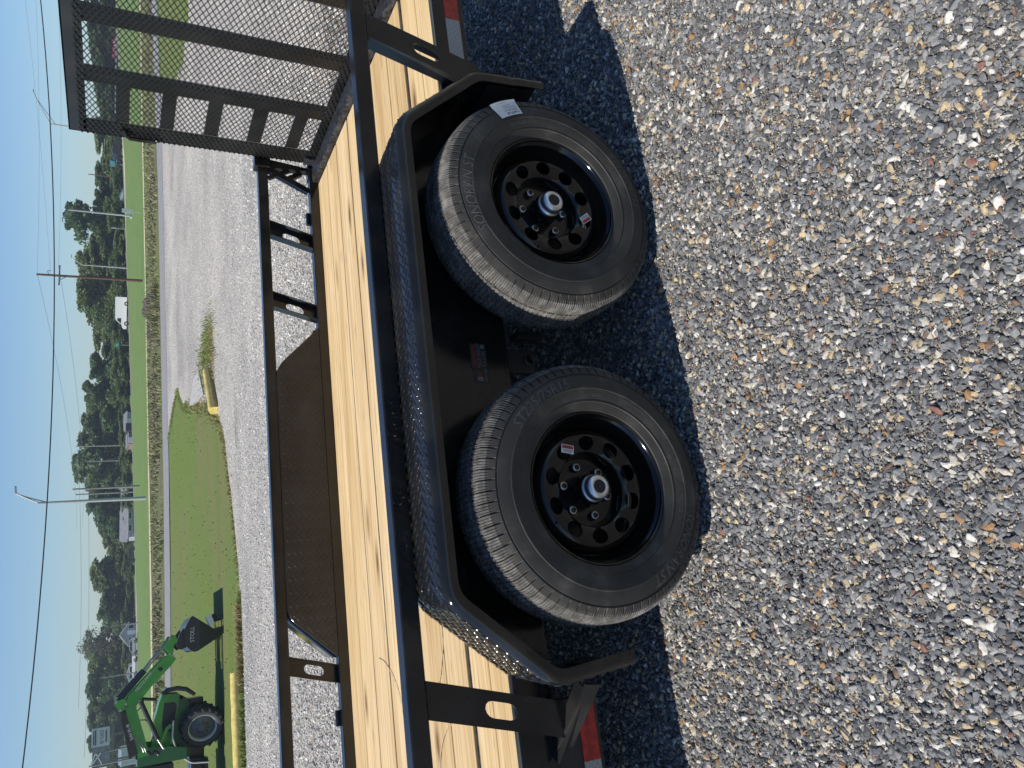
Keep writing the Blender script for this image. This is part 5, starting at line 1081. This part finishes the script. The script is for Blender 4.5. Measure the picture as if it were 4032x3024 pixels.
for k in range(9): MB().box(-12+k*3.2, -11.85+k*3.2, .0, .15, 0, .75).build('post', M['galv'], gr)
tag(gr, 'grey guard rail along the far road below the red sign', 'guard rail')
# billboard
root = empty('billboard', (-14.1, 150, gz(-14, 150))); zb = -gz(-14, 150)
for x in (-2.2, 1.6): MB().box(x-.15, x+.15, .2, .5, 0, zb+2.0).build('post', M['hbrown'], root)
MB().box(-3.2, 3.1, .15, .4, zb+1.35, zb+1.75).build('catwalk', M['hbrown'], root)
M['bbl'] = plain('billboard_pale_print', (0.42, 0.46, 0.50), 0.5, var=0.08, scale=1); M['bbd'] = plain('billboard_dark_photo', (0.12, 0.14, 0.16), 0.5, var=0.6, scale=.9)
MB().box(0.15, 2.95, -.05, .1, zb+2.0, zb+4.6).build('pale_panel', M['bbl'], root); MB().box(-3.0, 0.13, -.05, .1, zb+1.9, zb+4.45).build('photo_panel', M['bbd'], root)
vs, fs = text_mesh('40 YEARS!', .72); mb = MB(); mb.add([Vector((1.55+v.x*.68, -.07, zb+3.1+v.y*1.15)) for v in vs], fs); mb.build('lettering', M['ink'], root)
MB().box(.4, 2.7, -.07, -.055, zb+3.95, zb+4.12).box(.5, 2.6, -.07, -.055, zb+4.22, zb+4.36).box(.7, 2.5, -.07, -.055, zb+2.42, zb+2.6).build('small_print', M['mplast'], root)
tag(root, 'billboard reading 40 YEARS! above the trees behind the tractor', 'billboard')
root = empty('pole_frame', (-10.2, 95, gz(-10, 95))); z_ = -gz(-10, 95)
MB().tube([(.65, 0, 0), (.48, 0, z_+3.2)], .08, 8).build('pole', M['greypole'], root); MB().tube([(-.6, 0, 0), (-.6, 0, z_+3.66)], .08, 8).build('pole', M['greypole'], root)
MB().bar((.48, -.1, z_+3.1), (-.6, -.1, z_+3.55), .05, .09).bar((.5, -.1, z_+2.6), (-.6, -.1, z_+3.5), .05, .08).bar((.5, -.1, z_+3.05), (-.6, -.1, z_+2.5), .05, .08).build('brace', M['trim'], root); tag(root, 'two pole frame with crossed pale braces before the billboard', 'pole frame')
# the thick cable over the lawn, slung between two poles outside the picture
zc = lambda x: 3.18+0.0039*(x-6.3)**2
root = empty('overhead_cable', (6.3, 22.6, gz(6, 22.6)))
o = MB().tube([(x-6.3, 0, zc(x)-gz(6, 22.6)) for x in np.linspace(-24, 38, 70)], 0.016, 8, False).build('cable', M['wire'], root)
for x in (-24, 38): MB().tube([(x-6.3, 0, gz(x, 22.6)-gz(6, 22.6)-.1), (x-6.3, 0, zc(x)+1.2-gz(6, 22.6))], [.16, .11], 10).build('pole', M['wpole'], root)
tag(root, 'thick black cable sagging across the blue sky above the lawn', 'cable')
def wire(pts, r, label):
    o = MB().tube(pts, r, 5, False).build('wire', M['thinwire']); return tag(o, label, 'wire', 'thin wires in the sky')
def sag(a, b_, s, n=24): return [(a[0]+(b_[0]-a[0])*t, a[1]+(b_[1]-a[1])*t, a[2]+(b_[2]-a[2])*t-4*s*t*(1-t)) for t in np.linspace(0, 1, n)]
wz = gz(33.7, 73.6)
wire(sag((33.65, 73.6, wz+8.65), (95, 73.6, 12.5), .9), .008, 'topmost thin wire from the brown pole towards the ramp gate')
wire(sag((34.65, 73.6, wz+7.0), (95, 74.6, 10.3), .9), .008, 'lower thin wire from the brown pole crossarm towards the ramp gate')
wire(sag((33.65, 73.6, wz+8.65), (21, 150, 7.5), .8), .016, 'thin wire from the pole top towards the far houses')
wire(sag((34.65, 73.6, wz+7.0), (23, 160, 7.0), .8), .016, 'thin wire from the crossarm running off to the far trees')
wire(sag((33.65, 73.6, wz+7.6), (110, 80, 17.5), .9), .008, 'highest faint wire rising over the ramp gate')
wire(sag((46.2, 196, 9.6), (-10, 200, 8.2), .6), .03, 'faint far wire between the bare poles above the roofs')
wire(sag((43.5, 196.5, 7.6), (-20, 200, 6.9), .6), .03, 'second faint far wire lower above the roofs')
# thin summer haze over the whole place
hz = MB().box(-440, 440, -70, 440, -5, 19).build('haze', M['wire']); tag(hz, kind='stuff')
hm = bpy.data.materials.new('haze_air'); hm.use_nodes = True; hm.node_tree.nodes.clear()
ho = hm.node_tree.nodes.new('ShaderNodeOutputMaterial'); hv = hm.node_tree.nodes.new('ShaderNodeVolumePrincipled')
hv.inputs['Color'].default_value = (0.80, 0.88, 1.0, 1); hv.inputs['Density'].default_value = 0.0005; hv.inputs['Anisotropy'].default_value = 0.3
hm.node_tree.links.new(hv.outputs[0], ho.inputs['Volume']); hz.data.materials.clear(); hz.data.materials.append(hm)
